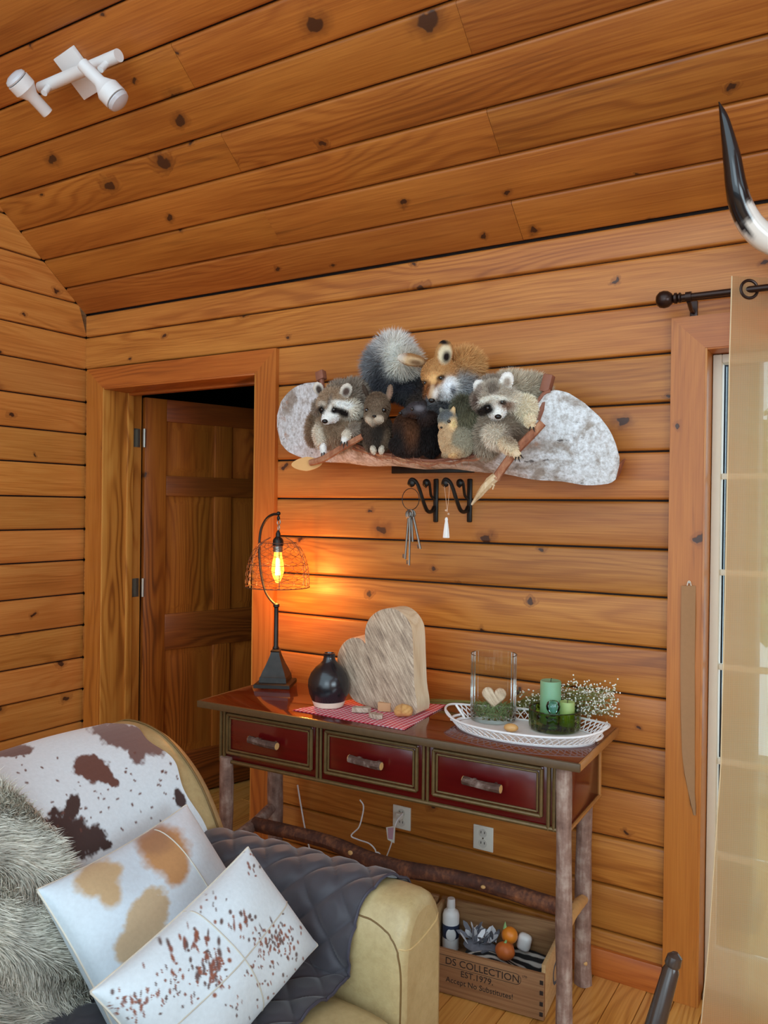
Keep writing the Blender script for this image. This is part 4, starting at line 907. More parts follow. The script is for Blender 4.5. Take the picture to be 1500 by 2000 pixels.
animal('red_fox', 'red fox mount looking down, with a bushy silver tail curled behind it', 'fox', aty(870, 880, -0.15),
  [(858, 731, -0.245, 36, 32, 0.06, -12, ORG, 0.004), (849, 751, -0.29, 19, 24, 0.045, 14, ORG, 0.002), (845, 767, -0.336, 12, 16, 0.03, 12, (190, 160, 128), 0.001), (872, 756, -0.25, 24, 22, 0.045, 0, WHT, 0.012),
   (867, 690, -0.262, 19, 28, 0.012, 10, ORG, 0.002), (804, 703, -0.262, 30, 13, 0.012, 10, (150, 108, 68), 0.002),
   (906, 724, -0.17, 34, 40, 0.06, 20, (184, 140, 88), 0.028), (900, 758, -0.19, 34, 36, 0.06, 0, (142, 142, 142), 0.02), (880, 800, -0.16, 44, 54, 0.07, 0, (96, 96, 98), 0.02), (835, 790, -0.13, 40, 40, 0.06, 0, (60, 50, 44), 0.012),
   (806, 765, -0.13, 36, 24, 0.055, -15, (50, 50, 52), 0.016), (768, 745, -0.135, 38, 32, 0.06, -25, (64, 64, 67), 0.024), (752, 716, -0.14, 38, 40, 0.065, 10, (110, 110, 112), 0.034), (768, 692, -0.14, 34, 34, 0.06, 0, (176, 174, 172), 0.036), (790, 714, -0.14, 30, 30, 0.06, 0, (186, 180, 168), 0.034)],
  [(869, 692, 13, 19, 10, (214, 198, 166), .2), (872, 697, 7.5, 11, 12, (30, 20, 16), .4), (863, 667, 14, 5, 15, (30, 22, 20), .4), (804, 705, 24, 8, 10, (196, 164, 124), .25), (812, 708, 12, 5, 10, (120, 88, 60), .4), (845, 738, 15, 10, -10, (222, 176, 118), .5), (833, 762, 6, 16, 10, (150, 92, 50), .4), (828, 747, 7, 4, -10, (70, 46, 30), .4), (861, 738, 9, 5, -15, (64, 42, 28), .35), (836, 757, 3, 10, 20, (110, 70, 40), .5), (853, 752, 3, 10, 20, (126, 82, 48), .5), (856, 768, 9, 16, 25, WHT, .4), (875, 758, 12, 18, 20, (236, 238, 242), .5), (884, 762, 5, 8, 0, (110, 110, 114), .5),
   (770, 690, 16, 36, 10, (220, 216, 206), .7), (738, 745, 12, 30, 0, (56, 56, 60), .6), (785, 756, 30, 10, 12, (44, 44, 50), .6)],
  [(830, 748, 3.4), (861, 738, 4.2)], [(843, 782, 6.5, 5)], fur=17000, lift=0.42, comb=lambda P: np.stack([np.where(P[:, 0] < aty(815, 700, -.15)[0], (P[:, 0]-aty(772, 690, -.15)[0])*3, (P[:, 0]-aty(850, 740, -.15)[0])*2), P[:, 1]*0+0.1, np.where(P[:, 0] < aty(815, 700, -.15)[0], (P[:, 2]-aty(772, 690, -.15)[2])*3, (P[:, 2]-aty(850, 750, -.15)[2])*2)-0.1], 1))
MK = (44, 32, 28); MKO = (72, 46, 32)
animal('marten', 'dark brown marten mount turned left in the middle of the canoe', 'marten', aty(815, 890, -0.24),
  [(813, 801, -0.325, 21, 16, 0.038, 0, (62, 56, 58), 0.0025), (794, 806, -0.338, 13, 8.5, 0.02, 0, (58, 52, 52), 0.0015), (828, 789, -0.318, 7, 8, 0.010, 0, (48, 40, 38), 0.002), (800, 840, -0.262, 32, 36, 0.05, 0, MKO, 0.010), (798, 870, -0.255, 38, 22, 0.05, 0, MK, 0.010), (836, 818, -0.28, 20, 13, 0.035, -15, MK, 0.006), (842, 850, -0.24, 26, 42, 0.05, 0, (22, 17, 16), 0.012)],
  [(820, 797, 9, 5, 0, (112, 108, 112), .6), (806, 812, 14, 4, 5, (40, 32, 30), .5), (802, 845, 12, 26, 0, (88, 54, 34), .7), (775, 860, 14, 30, 0, (34, 28, 26), .6)], [(805, 799, 3.0)], [(782, 807, 4, 3.4)], fur=7000)
SQG = (120, 118, 108); SQC = (182, 152, 116)
animal('squirrel', 'grey squirrel mount with a cream belly sitting upright in front of the right raccoon', 'squirrel', aty(882, 896, -0.27),
  [(874, 819, -0.305, 19, 18, 0.034, -15, SQG, 0.004), (866, 832, -0.32, 11, 9, 0.02, 0, SQC, 0.002), (885, 803, -0.315, 5.5, 11, 0.006, 10, (210, 176, 128), 0.001), (862, 803, -0.312, 5, 9, 0.006, -15, SQG, 0.001), (878, 850, -0.3, 20, 26, 0.035, 5, SQC, 0.005), (902, 862, -0.29, 24, 30, 0.04, -15, (140, 132, 112), 0.006), (888, 880, -0.3, 24, 14, 0.035, 0, SQC, 0.005), (862, 862, -0.318, 6, 22, 0.012, -8, SQC, 0.003), (869, 890, -0.322, 8, 5, 0.018, 0, (120, 104, 84), 0.002), (884, 889, -0.322, 9, 5, 0.018, -15, (196, 160, 112), 0.002), (916, 820, -0.262, 20, 34, 0.03, 30, (104, 98, 76), 0.02), (905, 800, -0.258, 22, 24, 0.03, 0, (92, 88, 70), 0.02)],
  [(871, 811, 15, 9, -15, (98, 100, 100), .4), (884, 828, 8, 12, 15, (232, 196, 146), .5), (868, 862, 12, 26, 0, SQC, .4)], [(877, 823, 3.4)], [(862, 835, 2.4, 2)], fur=7000, comb=(0.1, 0.2, -1))
RC2 = (168, 156, 140)
animal('raccoon', 'pale grey raccoon mount leaning its arms over the right end of the canoe', 'raccoon', aty(985, 900, -0.22),
  [(967, 780, -0.275, 42, 36, 0.065, -5, RC2, 0.011), (970, 803, -0.315, 18, 15, 0.03, 0, WHT, 0.004), (973, 811, -0.332, 10, 8.5, 0.018, 0, WHT, 0.002), (935, 783, -0.27, 13, 20, 0.035, 0, (116, 100, 88), 0.014), (1000, 788, -0.265, 20, 20, 0.04, 0, (206, 196, 178), 0.018), (936, 756, -0.298, 12, 16, 0.010, -18, WHT, 0.002), (990, 742, -0.298, 14, 17, 0.012, 15, WHT, 0.002), (960, 756, -0.25, 28, 20, 0.04, 0, GREY, 0.014),
   (1000, 765, -0.2, 40, 34, 0.06, 0, (176, 164, 144), 0.024), (1036, 766, -0.17, 34, 30, 0.05, 0, (168, 156, 136), 0.026), (985, 832, -0.24, 48, 40, 0.06, 0, (138, 122, 104), 0.018), (950, 858, -0.25, 26, 36, 0.05, 0, (150, 136, 118), 0.018),
   (972, 852, -0.285, 28, 24, 0.04, 20, (196, 184, 166), 0.015), (994, 872, -0.305, 22, 14, 0.026, 38, (206, 188, 160), 0.009), (1009, 888, -0.318, 10, 8, 0.014, 40, (216, 192, 160), 0.003),
   (1026, 800, -0.25, 20, 26, 0.035, 8, (206, 194, 170), 0.014), (1035, 822, -0.28, 11, 14, 0.018, 10, (210, 194, 166), 0.006), (1040, 832, -0.29, 7, 7, 0.012, 0, (206, 184, 150), 0.003)],
  [(937, 760, 6, 9, -15, (150, 136, 124), .35), (990, 747, 7.5, 10, 15, (160, 146, 132), .35), (962, 760, 10, 12, 0, (120, 108, 96), .5), (952, 799, 14, 11, -10, BLK, .3, .004), (938, 804, 9, 10, 0, (44, 36, 32), .4), (966, 783, 6, 13, 5, (196, 186, 174), .4), (989, 790, 16, 10, 15, (132, 104, 86), .4, .006), (978, 778, 20, 5, 10, (228, 220, 206), .4), (982, 786, 7, 5, 0, (70, 58, 52), .4), (948, 780, 16, 5, -20, (220, 212, 200), .4), (1002, 850, 18, 16, 0, (112, 92, 76), .6), (930, 782, 6, 16, 0, (96, 78, 68), .5)],
  [(953, 797, 3.6), (981, 785.5, 3.8)], [(973, 814, 7, 5)], fur=15000, comb=lambda P: np.stack([(P[:, 0]-aty(970, 800, -0.28)[0])*2, P[:, 1]*0+0.2, (P[:, 2]-aty(970, 800, -0.28)[2])*2-0.15], 1),
  claws=[((1008, 892), (1006, 902), -0.325), ((1013, 893), (1016, 903), -0.325), ((1017, 889), (1023, 896), -0.325), ((1036, 834), (1034, 842), -0.297), ((1042, 835), (1045, 844), -0.297)])
# ---- iron hook rack under the canoe
rack = thing('hook_rack', 'black iron scroll coat hooks under the canoe mount', 'hooks', aty(860, 960, -0.01))
p0, p1 = aty(765, 912, -0.014), aty(925, 920, -0.014)
MB().box(((p0+p1)/2)*np.array([1, 0, 1])+np.array([0, -0.009, 0.0]), (p1[0]-p0[0], 0.016, 0.03), 0.003).build('back_bar', IRON, rack)
for hx in (851, 917):
    q = aty(hx, 935, -0.006); q2 = aty(hx, 1020, -0.006)
    MB().box(((q[0]+q2[0])/2, -0.005, (q[2]+q2[2])/2), (0.019, 0.010, q[2]-q2[2]), 0.004).build('back_strap', IRON, rack)
    d_ = hx-851
    lo = [(848+d_, 990, -0.012), (843+d_, 999, -0.03), (834+d_, 997, -0.06), (826+d_, 978, -0.085), (819+d_, 955, -0.10), (812+d_, 940, -0.11), (803+d_, 936, -0.115), (799+d_, 945, -0.113), (805+d_, 950, -0.11)]
    MB().tube([aty(a, b, c) for a, b, c in lo], [0.007, 0.007, 0.007, 0.007, 0.0065, 0.006, 0.006, 0.006, 0.005], 8, 5).build('lower_hook', IRON, rack)
    MB().ell(aty(804+d_, 943, -0.113), (0.014, 0.009, 0.015)).build('scroll_knob', IRON, rack)
    up = [(848+d_, 975, -0.012), (842+d_, 968, -0.025), (840+d_, 955, -0.04), (838+d_, 942, -0.05), (832+d_, 938, -0.055), (828+d_, 946, -0.055), (833+d_, 951, -0.054)]
    MB().tube([aty(a, b, c) for a, b, c in up], 0.005, 8, 5).build('upper_hook', IRON, rack)
    MB().ell(aty(832+d_, 943, -0.055), (0.013, 0.008, 0.014)).build('scroll_knob', IRON, rack)
# ---- key ring hanging on the left hook
KEYM = plain('old_steel', (120, 112, 104), 0.4, 0.3, 60, metal=0.8)
ky = thing('key_ring', 'iron ring of old skeleton keys hanging from the left hook', 'keys', aty(803, 976, -0.118))
c0 = aty(802, 975, -0.118); mm = mpp(c0)
MB().tube([c0+np.array([19*mm*math.cos(a), 0, 21*mm*math.sin(a)]) for a in np.linspace(0, 2*PI, 33)], 0.0013, 6, cap=False).build('ring', IRON, ky)
for (a, b, e, f, dy, s) in ((799, 999, 791, 1092, 0, 1), (801, 998, 799, 1104, -0.006, 1), (805, 998, 821, 1072, -0.004, 0.8), (803, 998, 806, 1058, 0.006, 0.8)):
    P0, P1 = aty(a, b, -0.118+dy), aty(e, f, -0.118+dy); d_ = (P1-P0)/np.linalg.norm(P1-P0); sv = np.cross(d_, [0, 1, 0])
    k = MB(); bow = P0+d_*0.010
    k.tube([bow+0.011*s*(math.cos(t)*sv+math.sin(t)*d_*1.3) for t in np.linspace(0, 2*PI, 17)], 0.003, 6, cap=False)
    k.tube([bow+d_*0.012, P1], 0.0042, 7); k.tube([bow+d_*0.016, bow+d_*0.021], 0.0045, 8)
    k.box(P1-d_*0.010-sv*0.006*s, (0.010, 0.003, 0.014), 0.0008, np.array([sv, [0, 1, 0], -d_]).T)
    k.build('key', KEYM, ky)
# ---- white tassel
ts = thing('tassel', 'small white tassel on a beaded loop hanging from the right hook', 'tassel', aty(872, 1000, -0.12)); TW = plain('tassel_white', (238, 234, 228), 0.8, 0.04); CORD = plain('cord_tan', (206, 170, 140), 0.8)
q = MB(); q.tube([aty(868, 952, -0.118), aty(871, 975, -0.119), aty(873.5, 1000, -0.12)], 0.0009, 5); q.tube([aty(878, 952, -0.118), aty(876, 975, -0.119), aty(873.5, 1000, -0.12)], 0.0009, 5); q.tube([aty(868, 952, -0.118), aty(870, 944, -0.118), aty(876, 944, -0.118), aty(878, 952, -0.118)], 0.0009, 5); q.build('loop_cord', CORD, ts)
for a, b in ((871, 997), (876, 1004)): MB().ell(aty(a, b, -0.12), (0.004,)*3).build('bead', CORD, ts)
p = aty(872, 1010, -0.12); mm = mpp(p); q = MB().lathe([(0.0005, 0), (2*mm, -1*mm), (3*mm, -5*mm), (2.4*mm, -7*mm), (3.5*mm, -14*mm), (5*mm, -28*mm), (6*mm, -40*mm), (4.5*mm, -41*mm)], p, 20)
V = np.array(q.v); r_ = V-p; a = np.arctan2(r_[:, 1], r_[:, 0]); V[:, :2] = p[:2]+r_[:, :2]*(1+0.12*np.cos(9*a))[:, None]; q.v = [tuple(x) for x in V]; q.build('tassel_skirt', TW, ts)
# ================================================================== leather armchair (faces +x)
def leather(name, a, b):
    t = NT(name); oc = t.obj_coord(); n1 = t.noise(oc, 11, 6, 0.68, 0.5); n2 = t.noise(oc, 55, 5, 0.7)
    vo = t.n('TexVoronoi', {'feature': 'DISTANCE_TO_EDGE'}, Vector=oc, Scale=160.0).outputs['Distance']
    cr = t.n('TexVoronoi', {'feature': 'DISTANCE_TO_EDGE'}, Vector=t.n('VectorMath', {'operation': 'ADD'}, i0=oc, i1=t.n('TexNoise', None, Vector=oc, Scale=9.0).outputs[1]).outputs[0], Scale=5.0).outputs['Distance']
    c = t.mix(t.math('ADD', t.math('MULTIPLY', n1, 0.6), t.math('MULTIPLY', n2, 0.4)), srgb(*a), srgb(*b))
    c = t.mix(t.math('MULTIPLY', t.math('SUBTRACT', 1.0, t.smooth(cr, 0.0, 0.02)), 0.16), c, srgb(212, 186, 130))
    t.bsdf(c, 0.38, t.math('ADD', t.math('MULTIPLY', vo, 0.5), n2), 0.15, 0.002); return t.m
LEA = leather('camel_leather', (132, 104, 56), (214, 196, 148)); SEAM = plain('seam_thread', (198, 170, 116), 0.6); PIPE = plain('seam_dark', (110, 82, 40), 0.6)
chair = thing('armchair', 'camel leather armchair with a rounded arm beside the console table', 'armchair', (-1.4, -1.4, 0))
BP = np.array([(-1.40, 0.38), (-1.45, 0.48), (-1.505, 0.60), (-1.575, 0.715), (-1.65, 0.79), (-1.73, 0.838), (-1.82, 0.858), (-1.90, 0.850), (-1.965, 0.80), (-2.0, 0.70), (-2.02, 0.50), (-2.02, 0.12)])
BPs = catmull(np.c_[BP, np.zeros(len(BP))], 4)[:, :2]
BC2 = np.array([-1.80, 0.5])
def back_surf(y, k, off=0.0):
    """point k of the back profile at depth y, rounded towards the sides; off = outward offset"""
    yr, yl = -0.875, -1.90; e = min(yr-y, y-yl); R_ = 0.10
    s = 1.0 if e >= R_ else math.sqrt(max(0.0, 1-((R_-e)/R_)**2))
    p = BPs[k]; t_ = BPs[min(k+1, len(BPs)-1)]-BPs[max(k-1, 0)]; n_ = np.array([-t_[1], t_[0]]); n_ /= np.linalg.norm(n_); n_ = -n_ if n_@(p-BC2) < 0 else n_
    p = p-n_*(1-s)*0.085+n_*off
    return np.array([p[0], y, p[1]])
ys = np.concatenate([np.linspace(-1.90, -1.80, 8), np.linspace(-1.78, -1.03, 18), np.linspace(-1.01, -0.875, 12)])
A = np.array([[back_surf(y, k) for k in range(len(BPs))] for y in ys]); q = MB(); q.grid(A)
n_ = len(BPs); q.f.append(tuple(range(n_))); q.f.append(tuple((len(ys)-1)*n_+k for k in range(n_))[::-1])
q.f.append(tuple([i*n_ for i in range(len(ys))][::-1]+[])+tuple(i*n_+n_-1 for i in range(len(ys))))
q.build('backrest', LEA, chair, sharp=50)
# piping seam on the outer side of the back
MB().tube([back_surf(-0.945, k, 0.003) for k in range(4, 34)], 0.003, 6).build('back_seam', PIPE, chair)
def arm_shape(name, y0, y1):
    """rounded arm, profile in (y,z) swept in x, nose rounded"""
    yc = (y0+y1)/2; hw = (y1-y0)/2; N_ = 28; prof = []
    for i in range(N_+1):
        a = PI*i/N_; c_, s_ = math.cos(a), math.sin(a)
        prof.append((yc-hw*math.copysign(abs(c_)**0.80, c_), 0.47+0.155*abs(s_)**0.80))
    prof = [(y0, 0.06)]+[(y0, 0.25)]+[(y0-0.0, 0.4)]+prof+[(y1, 0.4), (y1, 0.25), (y1, 0.06)]
    prof = np.array(prof); X = [(-1.98, 1, 0), (-1.7, 1, 0), (-1.4, 1, 0), (-1.1, 1, 0), (-0.93, 1, 0), (-0.895, 0.985, 0), (-0.875, 0.95, 0), (-0.864, 0.88, 0), (-0.860, 0.75, 0)]
    G = np.zeros((len(X), len(prof), 3)); cz = 0.36
    for i, (x, s, _) in enumerate(X):
        dip = -0.02*((x+0.9)/-1.0)**1 if x < -0.9 else 0
        G[i] = np.c_[np.full(len(prof), x), yc+(prof[:, 0]-yc)*s, np.where(prof[:, 1] > cz, cz+(prof[:, 1]-cz)*(0.5+0.5*s)+dip*0.5, prof[:, 1])]
    b = MB(); b.grid(G[:, ::-1]); n = len(prof); m = len(X); b.f.append(tuple((m-1)*n+k for k in range(n))); b.f.append(tuple(range(n))[::-1])
    return b.build(name, LEA, chair, sharp=45), G
armr, G = arm_shape('arm', -1.085, -0.89)
arml, _ = arm_shape('arm', -1.93, -1.735)
# seams, snapped onto the arm's surface
from mathutils.bvhtree import BVHTree
_me = armr.data; _T = MW[chair]; bvh = BVHTree.FromPolygons([_T@v.co for v in _me.vertices], [list(p.vertices) for p in _me.polygons])
def snap(pts, off=0.001):
    out = []
    for p in pts:
        co, no, _, _ = bvh.find_nearest(Vector([float(x) for x in p])); out.append(np.array(co+no*off))
    return out
cap = snap(catmull([(-1.01, -1.09, 0.590), (-0.96, -1.09, 0.586), (-0.91, -1.09, 0.570), (-0.878, -1.085, 0.535), (-0.866, -1.08, 0.48), (-0.866, -1.08, 0.36), (-0.866, -1.08, 0.2), (-0.866, -1.08, 0.08)], 6))
MB().tube(cap, 0.0026, 6).build('corner_welt', PIPE, chair)
MB().tube(snap(catmull([(-0.872, -1.082, 0.535), (-0.85, -1.05, 0.528), (-0.85, -0.99, 0.53), (-0.86, -0.92, 0.545), (-0.9, -0.885, 0.57)], 6)), 0.0022, 6).build('cap_seam', SEAM, chair)
q = MB()
for k in np.linspace(0, len(cap)-1.01, 60):
    i = int(k); p = cap[i]*(1-(k-i))+cap[i+1]*(k-i); q.tube(snap([p+np.array([0.003, 0, 0.007]), p+np.array([-0.004, 0, -0.006])], 0.0012), 0.0009, 4)
tag(q.build('cap_stitches', SEAM, chair), kind='stuff')
MB().box((-1.42, -1.41, 0.17), (1.06, 0.68, 0.22), 0.03).build('base', LEA, chair)
# seat cushion
def cushion(name, x0, x1, y0, y1, z0, z1, mat, parent, n=26, sag=0.012):
    U = np.linspace(-1, 1, n); xx, yy = np.meshgrid(U, U, indexing='ij'); b = MB()
    ed = (1-np.abs(xx)**7)*(1-np.abs(yy)**7); h = np.maximum(ed, 0)**0.33
    cx, cy, cz = (x0+x1)/2, (y0+y1)/2, (z0+z1)/2
    for s in (1, -1):
        P = np.stack([cx+(x1-x0)/2*xx, cy+(y1-y0)/2*yy, cz+s*(z1-z0)/2*h+(sag*(1-xx**2)*(1-yy**2) if s > 0 else 0)], -1); b.grid(P if s > 0 else P[:, ::-1])
    return b.build(name, mat, parent, sharp=60)
cushion('seat_cushion', -1.44, -0.845, -1.728, -1.092, 0.275, 0.425, LEA, chair)
for x, y in ((-0.93, -0.99), (-0.93, -1.83), (-1.95, -0.99), (-1.95, -1.83)): MB().lathe([(0.022, 0), (0.03, 0.03), (0.03, 0.062)], (x, y, 0), 16).build('foot', plain('dark_foot', (52, 32, 20), 0.4), chair)

# ---- quilted cover over arm and seat
qc = thing('quilted_cover', 'dark grey diamond-quilted cover over the arm and seat of the armchair', 'cover', (-1.25, -1.05, 0.43))
path = []
for k in range(26, 2, -1): path.append((G[3, k, 1], G[3, k, 2]+0.0))
path = [(-0.878, 0.42)]+path+[(-1.094, 0.44), (-1.115, 0.432), (-1.16, 0.436)]+[(-1.2-0.03*i, 0.438) for i in range(14)]
path = np.array(path); dl = np.r_[0, np.cumsum(np.linalg.norm(np.diff(path, axis=0), axis=1))]; nv, nu = 210, 120
sv = np.linspace(0, dl[-1], nv); py_ = np.interp(sv, dl, path[:, 0]); pz_ = np.interp(sv, dl, path[:, 1])
for _ in range(8): py_[1:-1] = (py_[:-2]+2*py_[1:-1]+py_[2:])/4; pz_[1:-1] = (pz_[:-2]+2*pz_[1:-1]+pz_[2:])/4
tn = np.stack([np.gradient(py_), np.gradient(pz_)], 1); tn /= np.linalg.norm(tn, axis=1, keepdims=True); nn = np.stack([tn[:, 1], -tn[:, 0]], 1)
nn = np.where((nn@np.array([-0.3, 1.0]))[:, None] < -0.35, -nn, nn); nn = np.stack([tn[:, 1]*1.0, -tn[:, 0]*1.0], 1)
if nn[60][1] < 0: nn = -nn
QA = np.zeros((nu, nv, 3))
for i, f in enumerate(np.linspace(0, 1, nu)):
    for j in range(nv):
        xe = -0.985+0.035*math.sin(PI*min(1, sv[j]/0.35))-0.02*max(0, sv[j]-0.5)
        xs_ = -1.60+0.13*max(0.0, min(1.0, (0.32-sv[j])/0.1)); x = xs_+(xe-xs_)*f; s_ = sv[j]; k_ = 2*PI/0.105
        q1, q2 = abs(math.sin((x+s_)*k_/2.0)), abs(math.sin((x-s_)*k_/2.0))
        h = 0.006+0.0125*min(1, (q1*q2)*1.6)**0.5
        wr = 0.006*math.sin(22*s_+9*x)*math.exp(-((s_-0.42)/0.12)**2)
        dip = -0.01*((x+0.9)/-1.0)
        QA[i, j] = (x, py_[j]+nn[j, 0]*(h+wr), pz_[j]+nn[j, 1]*(h+wr)+(dip if s_ < 0.4 else 0))
QM = NT('quilt_fabric'); oc = QM.obj_coord(); n1 = QM.noise(oc, 30, 4); QM.bsdf(QM.mix(n1, srgb(46, 43, 49), srgb(62, 59, 66)), 0.6, n1, 0.15, 0.002, Sheen_Weight=0.3); QM = QM.m
qb = MB().sheet(QA[:, ::-1], 0.004); qb.build('quilted_cloth', QM, qc, sharp=75)
MB().tube([QA[-1, j]+np.array([0.001, 0, 0]) for j in range(0, nv, 2)], 0.0035, 6).build('bound_edge', plain('binding', (60, 58, 70), 0.6), qc)

# ---- cowhide throw over the chair back
def patch_cols(P, base, spots, seed=3, jag=0.22, fine=None):
    pp = proj(P); g = np.random.default_rng(seed); col = np.tile(lin(base), (len(P), 1))
    def nz(p, s, o):  # cheap value noise from sines
        x, y = p[:, 0]/s, p[:, 1]/s
        return (np.sin(x*1.7+o)+np.sin(y*2.3+o*2)+np.sin((x+y)*1.1+o*3)+np.sin((x-y)*2.9+o*5)*0.6+np.sin(x*5.3+y*3.7+o)*0.5)/4.1
    for i, (px, py, rx, ry, ro, rgb, soft) in enumerate(spots):
        d = pp-np.array([px, py]); c_, s_ = math.cos(math.radians(ro)), math.sin(math.radians(ro))
        q = np.hypot((d[:, 0]*c_+d[:, 1]*s_)/rx, (-d[:, 0]*s_+d[:, 1]*c_)/ry)
        if max(rx, ry) > 9: q = q+jag*nz(pp, 9.0, i*1.3)+jag*0.6*nz(pp, 4.0, i*2.1)
        w_ = np.clip((1+soft-q)/(2*soft), 0, 1)[:, None]; col = col*(1-w_)+lin(rgb)*w_
    return col
BR1 = (98, 58, 48); BR2 = (56, 36, 34); BR3 = (112, 84, 80)
HIDE = vcol('cowhide', 0.6, 0.08, 120, sheen=0.2, bump=0.2)
cow = thing('cowhide_throw', 'white cowhide with brown patches draped over the armchair back', 'throw', (-1.75, -1.3, 0.6))
nk = len(BPs); ks = np.linspace(1.0, nk-6.0, 250); ysx = np.linspace(-1.56, -1.003, 270)
P = np.zeros((len(ysx), len(ks), 3))
for i, y in enumerate(ysx):
    for j, k in enumerate(ks):
        a = int(k); f = k-a; o_ = 0.007+0.003*math.sin(14*y+0.2*k)
        P[i, j] = back_surf(y+0.012*math.sin(k*0.9)*(i/len(ysx)), a, o_)*(1-f)+back_surf(y+0.012*math.sin(k*0.9)*(i/len(ysx)), a+1, o_)*f
cs = [(25, 1466, 38, 13, -8, BR1, .1), (178, 1500, 36, 26, 20, BR1, .1), (205, 1515, 20, 14, 40, BR1, .1), (222, 1528, 12, 9, 30, BR1, .1), (245, 1438, 70, 26, 18, BR3, .12), (268, 1468, 16, 26, -10, BR3, .12), (300, 1455, 26, 20, 30, BR3, .12), (352, 1560, 10, 20, -20, BR2, .15),
      (110, 1645, 34, 66, 8, BR2, .08), (150, 1640, 34, 40, 0, BR2, .08), (140, 1580, 14, 34, 10, BR2, .08), (185, 1640, 20, 30, 20, BR2, .08), (205, 1650, 14, 10, 0, BR2, .1), (105, 1700, 30, 28, 0, (84, 44, 36), .1)]
g = np.random.default_rng(5)
for _ in range(70): cs.append((g.uniform(30, 360), g.uniform(1470, 1630), g.uniform(1.4, 4), g.uniform(1.2, 3), g.uniform(-40, 40), BR1, .3))
cb_ = MB().sheet(P, 0.004); V = np.array(cb_.v)
cb_.build('hide', HIDE, cow, sharp=70, cols=patch_cols(V, (218, 227, 232), cs))
# ---- sheepskin hanging over the left half of the back
WOOLC = (150, 148, 138)
shp = thing('sheepskin', 'shaggy grey-beige sheepskin over the left side of the armchair back', 'sheepskin', (-1.55, -1.6, 0.5))
ks = np.linspace(0.0, nk-14.0, 60); P = np.zeros((40, 60, 3))
for j, k in enumerate(ks):
    a = int(k); f = k-a
    edge = np.interp(k, [0, 6, 10, 15, 20, 26, 40], [-1.375, -1.405, -1.415, -1.425, -1.475, -1.50, -1.52])
    for i, u_ in enumerate(np.linspace(0, 1, 40)):
        y = -1.89+(edge+1.89)*u_; P[i, j] = back_surf(y, a, 0.022)*(1-f)+back_surf(y, a+1, 0.022)*f
b_ = MB().sheet(P, 0.012); pel = b_.build('pelt', plain('pelt_beige', (186, 180, 166), 0.9, 0.1), shp, sharp=70)
du = np.gradient(P, axis=0); dv = np.gradient(P, axis=1); Nn = np.cross(du, dv); Nn /= np.linalg.norm(Nn, axis=2, keepdims=True)
gm = MB().grid(P); Vg = P.reshape(-1, 3); Ng = Nn.reshape(-1, 3)
if Ng[:, 0].mean() < 0: Ng = -Ng
gg = np.random.default_rng(2); base = np.tile(lin((214, 210, 196)), (len(Vg), 1))
zz = Vg[:, 2:3]; wv = (np.sin(60*Vg[:, 1]+9*np.sin(40*Vg[:, 2]))*0.5+0.5)[:, None]; base = base*(0.80+0.35*wv)
def wcomb(P_): return np.stack([0.25*np.sin(50*P_[:, 2]+30*P_[:, 1]), 0.9*np.sin(38*P_[:, 2]+22*P_[:, 1])+0.3, -0.8+0.5*np.cos(45*P_[:, 1]+20*P_[:, 2])], 1)
fur_mesh('wool', Vg, Ng, gm.f, base, np.full(len(Vg), 0.034), 60000, shp, vcol('wool', 0.8, Specular_IOR_Level=0.15), width=0.0011, comb=wcomb, lift=0.5, jit=0.16, seed=9, droop=0.9, cvar=0.10)

# ---- cushions
def pillow(name, label, T, L, B, thick, spots, base, seams, nrmsign=1, cat='cushion', n=90, seed=3, seamcol=None):
    """T top-right corner, L top-left, B bottom-left; seams: list of ((u,v),(u,v)) in 0..1"""
    T, L, B = map(np.asarray, (T, L, B)); ex = T-L; ey = B-L; nz = np.cross(ey, ex); nz /= np.linalg.norm(nz)
    if nz@(CAM-L) < 0: nz = -nz
    c = L+(ex+ey)/2; root = thing(name, label, cat, c+np.array([0, 0, -0.15]))
    U = np.linspace(-1, 1, n); uu, vv = np.meshgrid(U, U, indexing='ij')
    hgt = (np.clip(1-uu**2, 0, 1)*np.clip(1-vv**2, 0, 1))**0.42; pin = 1-0.055*(1-vv**2)*np.abs(uu)**3; pin2 = 1-0.055*(1-uu**2)*np.abs(vv)**3
    dent = 0.006*np.sin(5*uu+2)*np.sin(4*vv+1)
    def S(sg): return c+ex/2*(uu*pin)[..., None]+ey/2*(vv*pin2)[..., None]+nz*((sg*thick/2*hgt+dent*hgt)[..., None])
    F_ = S(1); b = MB(); b.grid(F_); b.grid(S(-1)[:, ::-1]); V = np.array(b.v)
    b.build('cover', HIDE, root, sharp=60, cols=patch_cols(V, base, spots, seed, 0.12))
    eg = [F_[i, 0] for i in range(n)]+[F_[-1, i] for i in range(n)]+[F_[n-1-i, -1] for i in range(n)]+[F_[0, n-1-i] for i in range(n)]
    MB().tube(eg[::2], 0.0024, 6).build('piping', plain('pillow_edge', (214, 206, 190), 0.7), root)
    for (a, b2), (c2, d2) in seams:
        pts = []
        for t_ in np.linspace(0, 1, 40):
            i, j = (a+(c2-a)*t_)*(n-1), (b2+(d2-b2)*t_)*(n-1); i0, j0 = int(min(i, n-2)), int(min(j, n-2)); fi, fj = i-i0, j-j0
            p = F_[i0, j0]*(1-fi)*(1-fj)+F_[i0+1, j0]*fi*(1-fj)+F_[i0, j0+1]*(1-fi)*fj+F_[i0+1, j0+1]*fi*fj; pts.append(p+nz*0.0005)
        MB().tube(pts, 0.0016, 6).build('seam', plain('pillow_seam', (196, 190, 176), 0.7), root)
    return root
TAN1 = (188, 158, 118); TAN2 = (182, 132, 84)
T1, L1 = atx(364, 1572, -1.47), atx(72, 1738, -1.47); ex = T1-L1
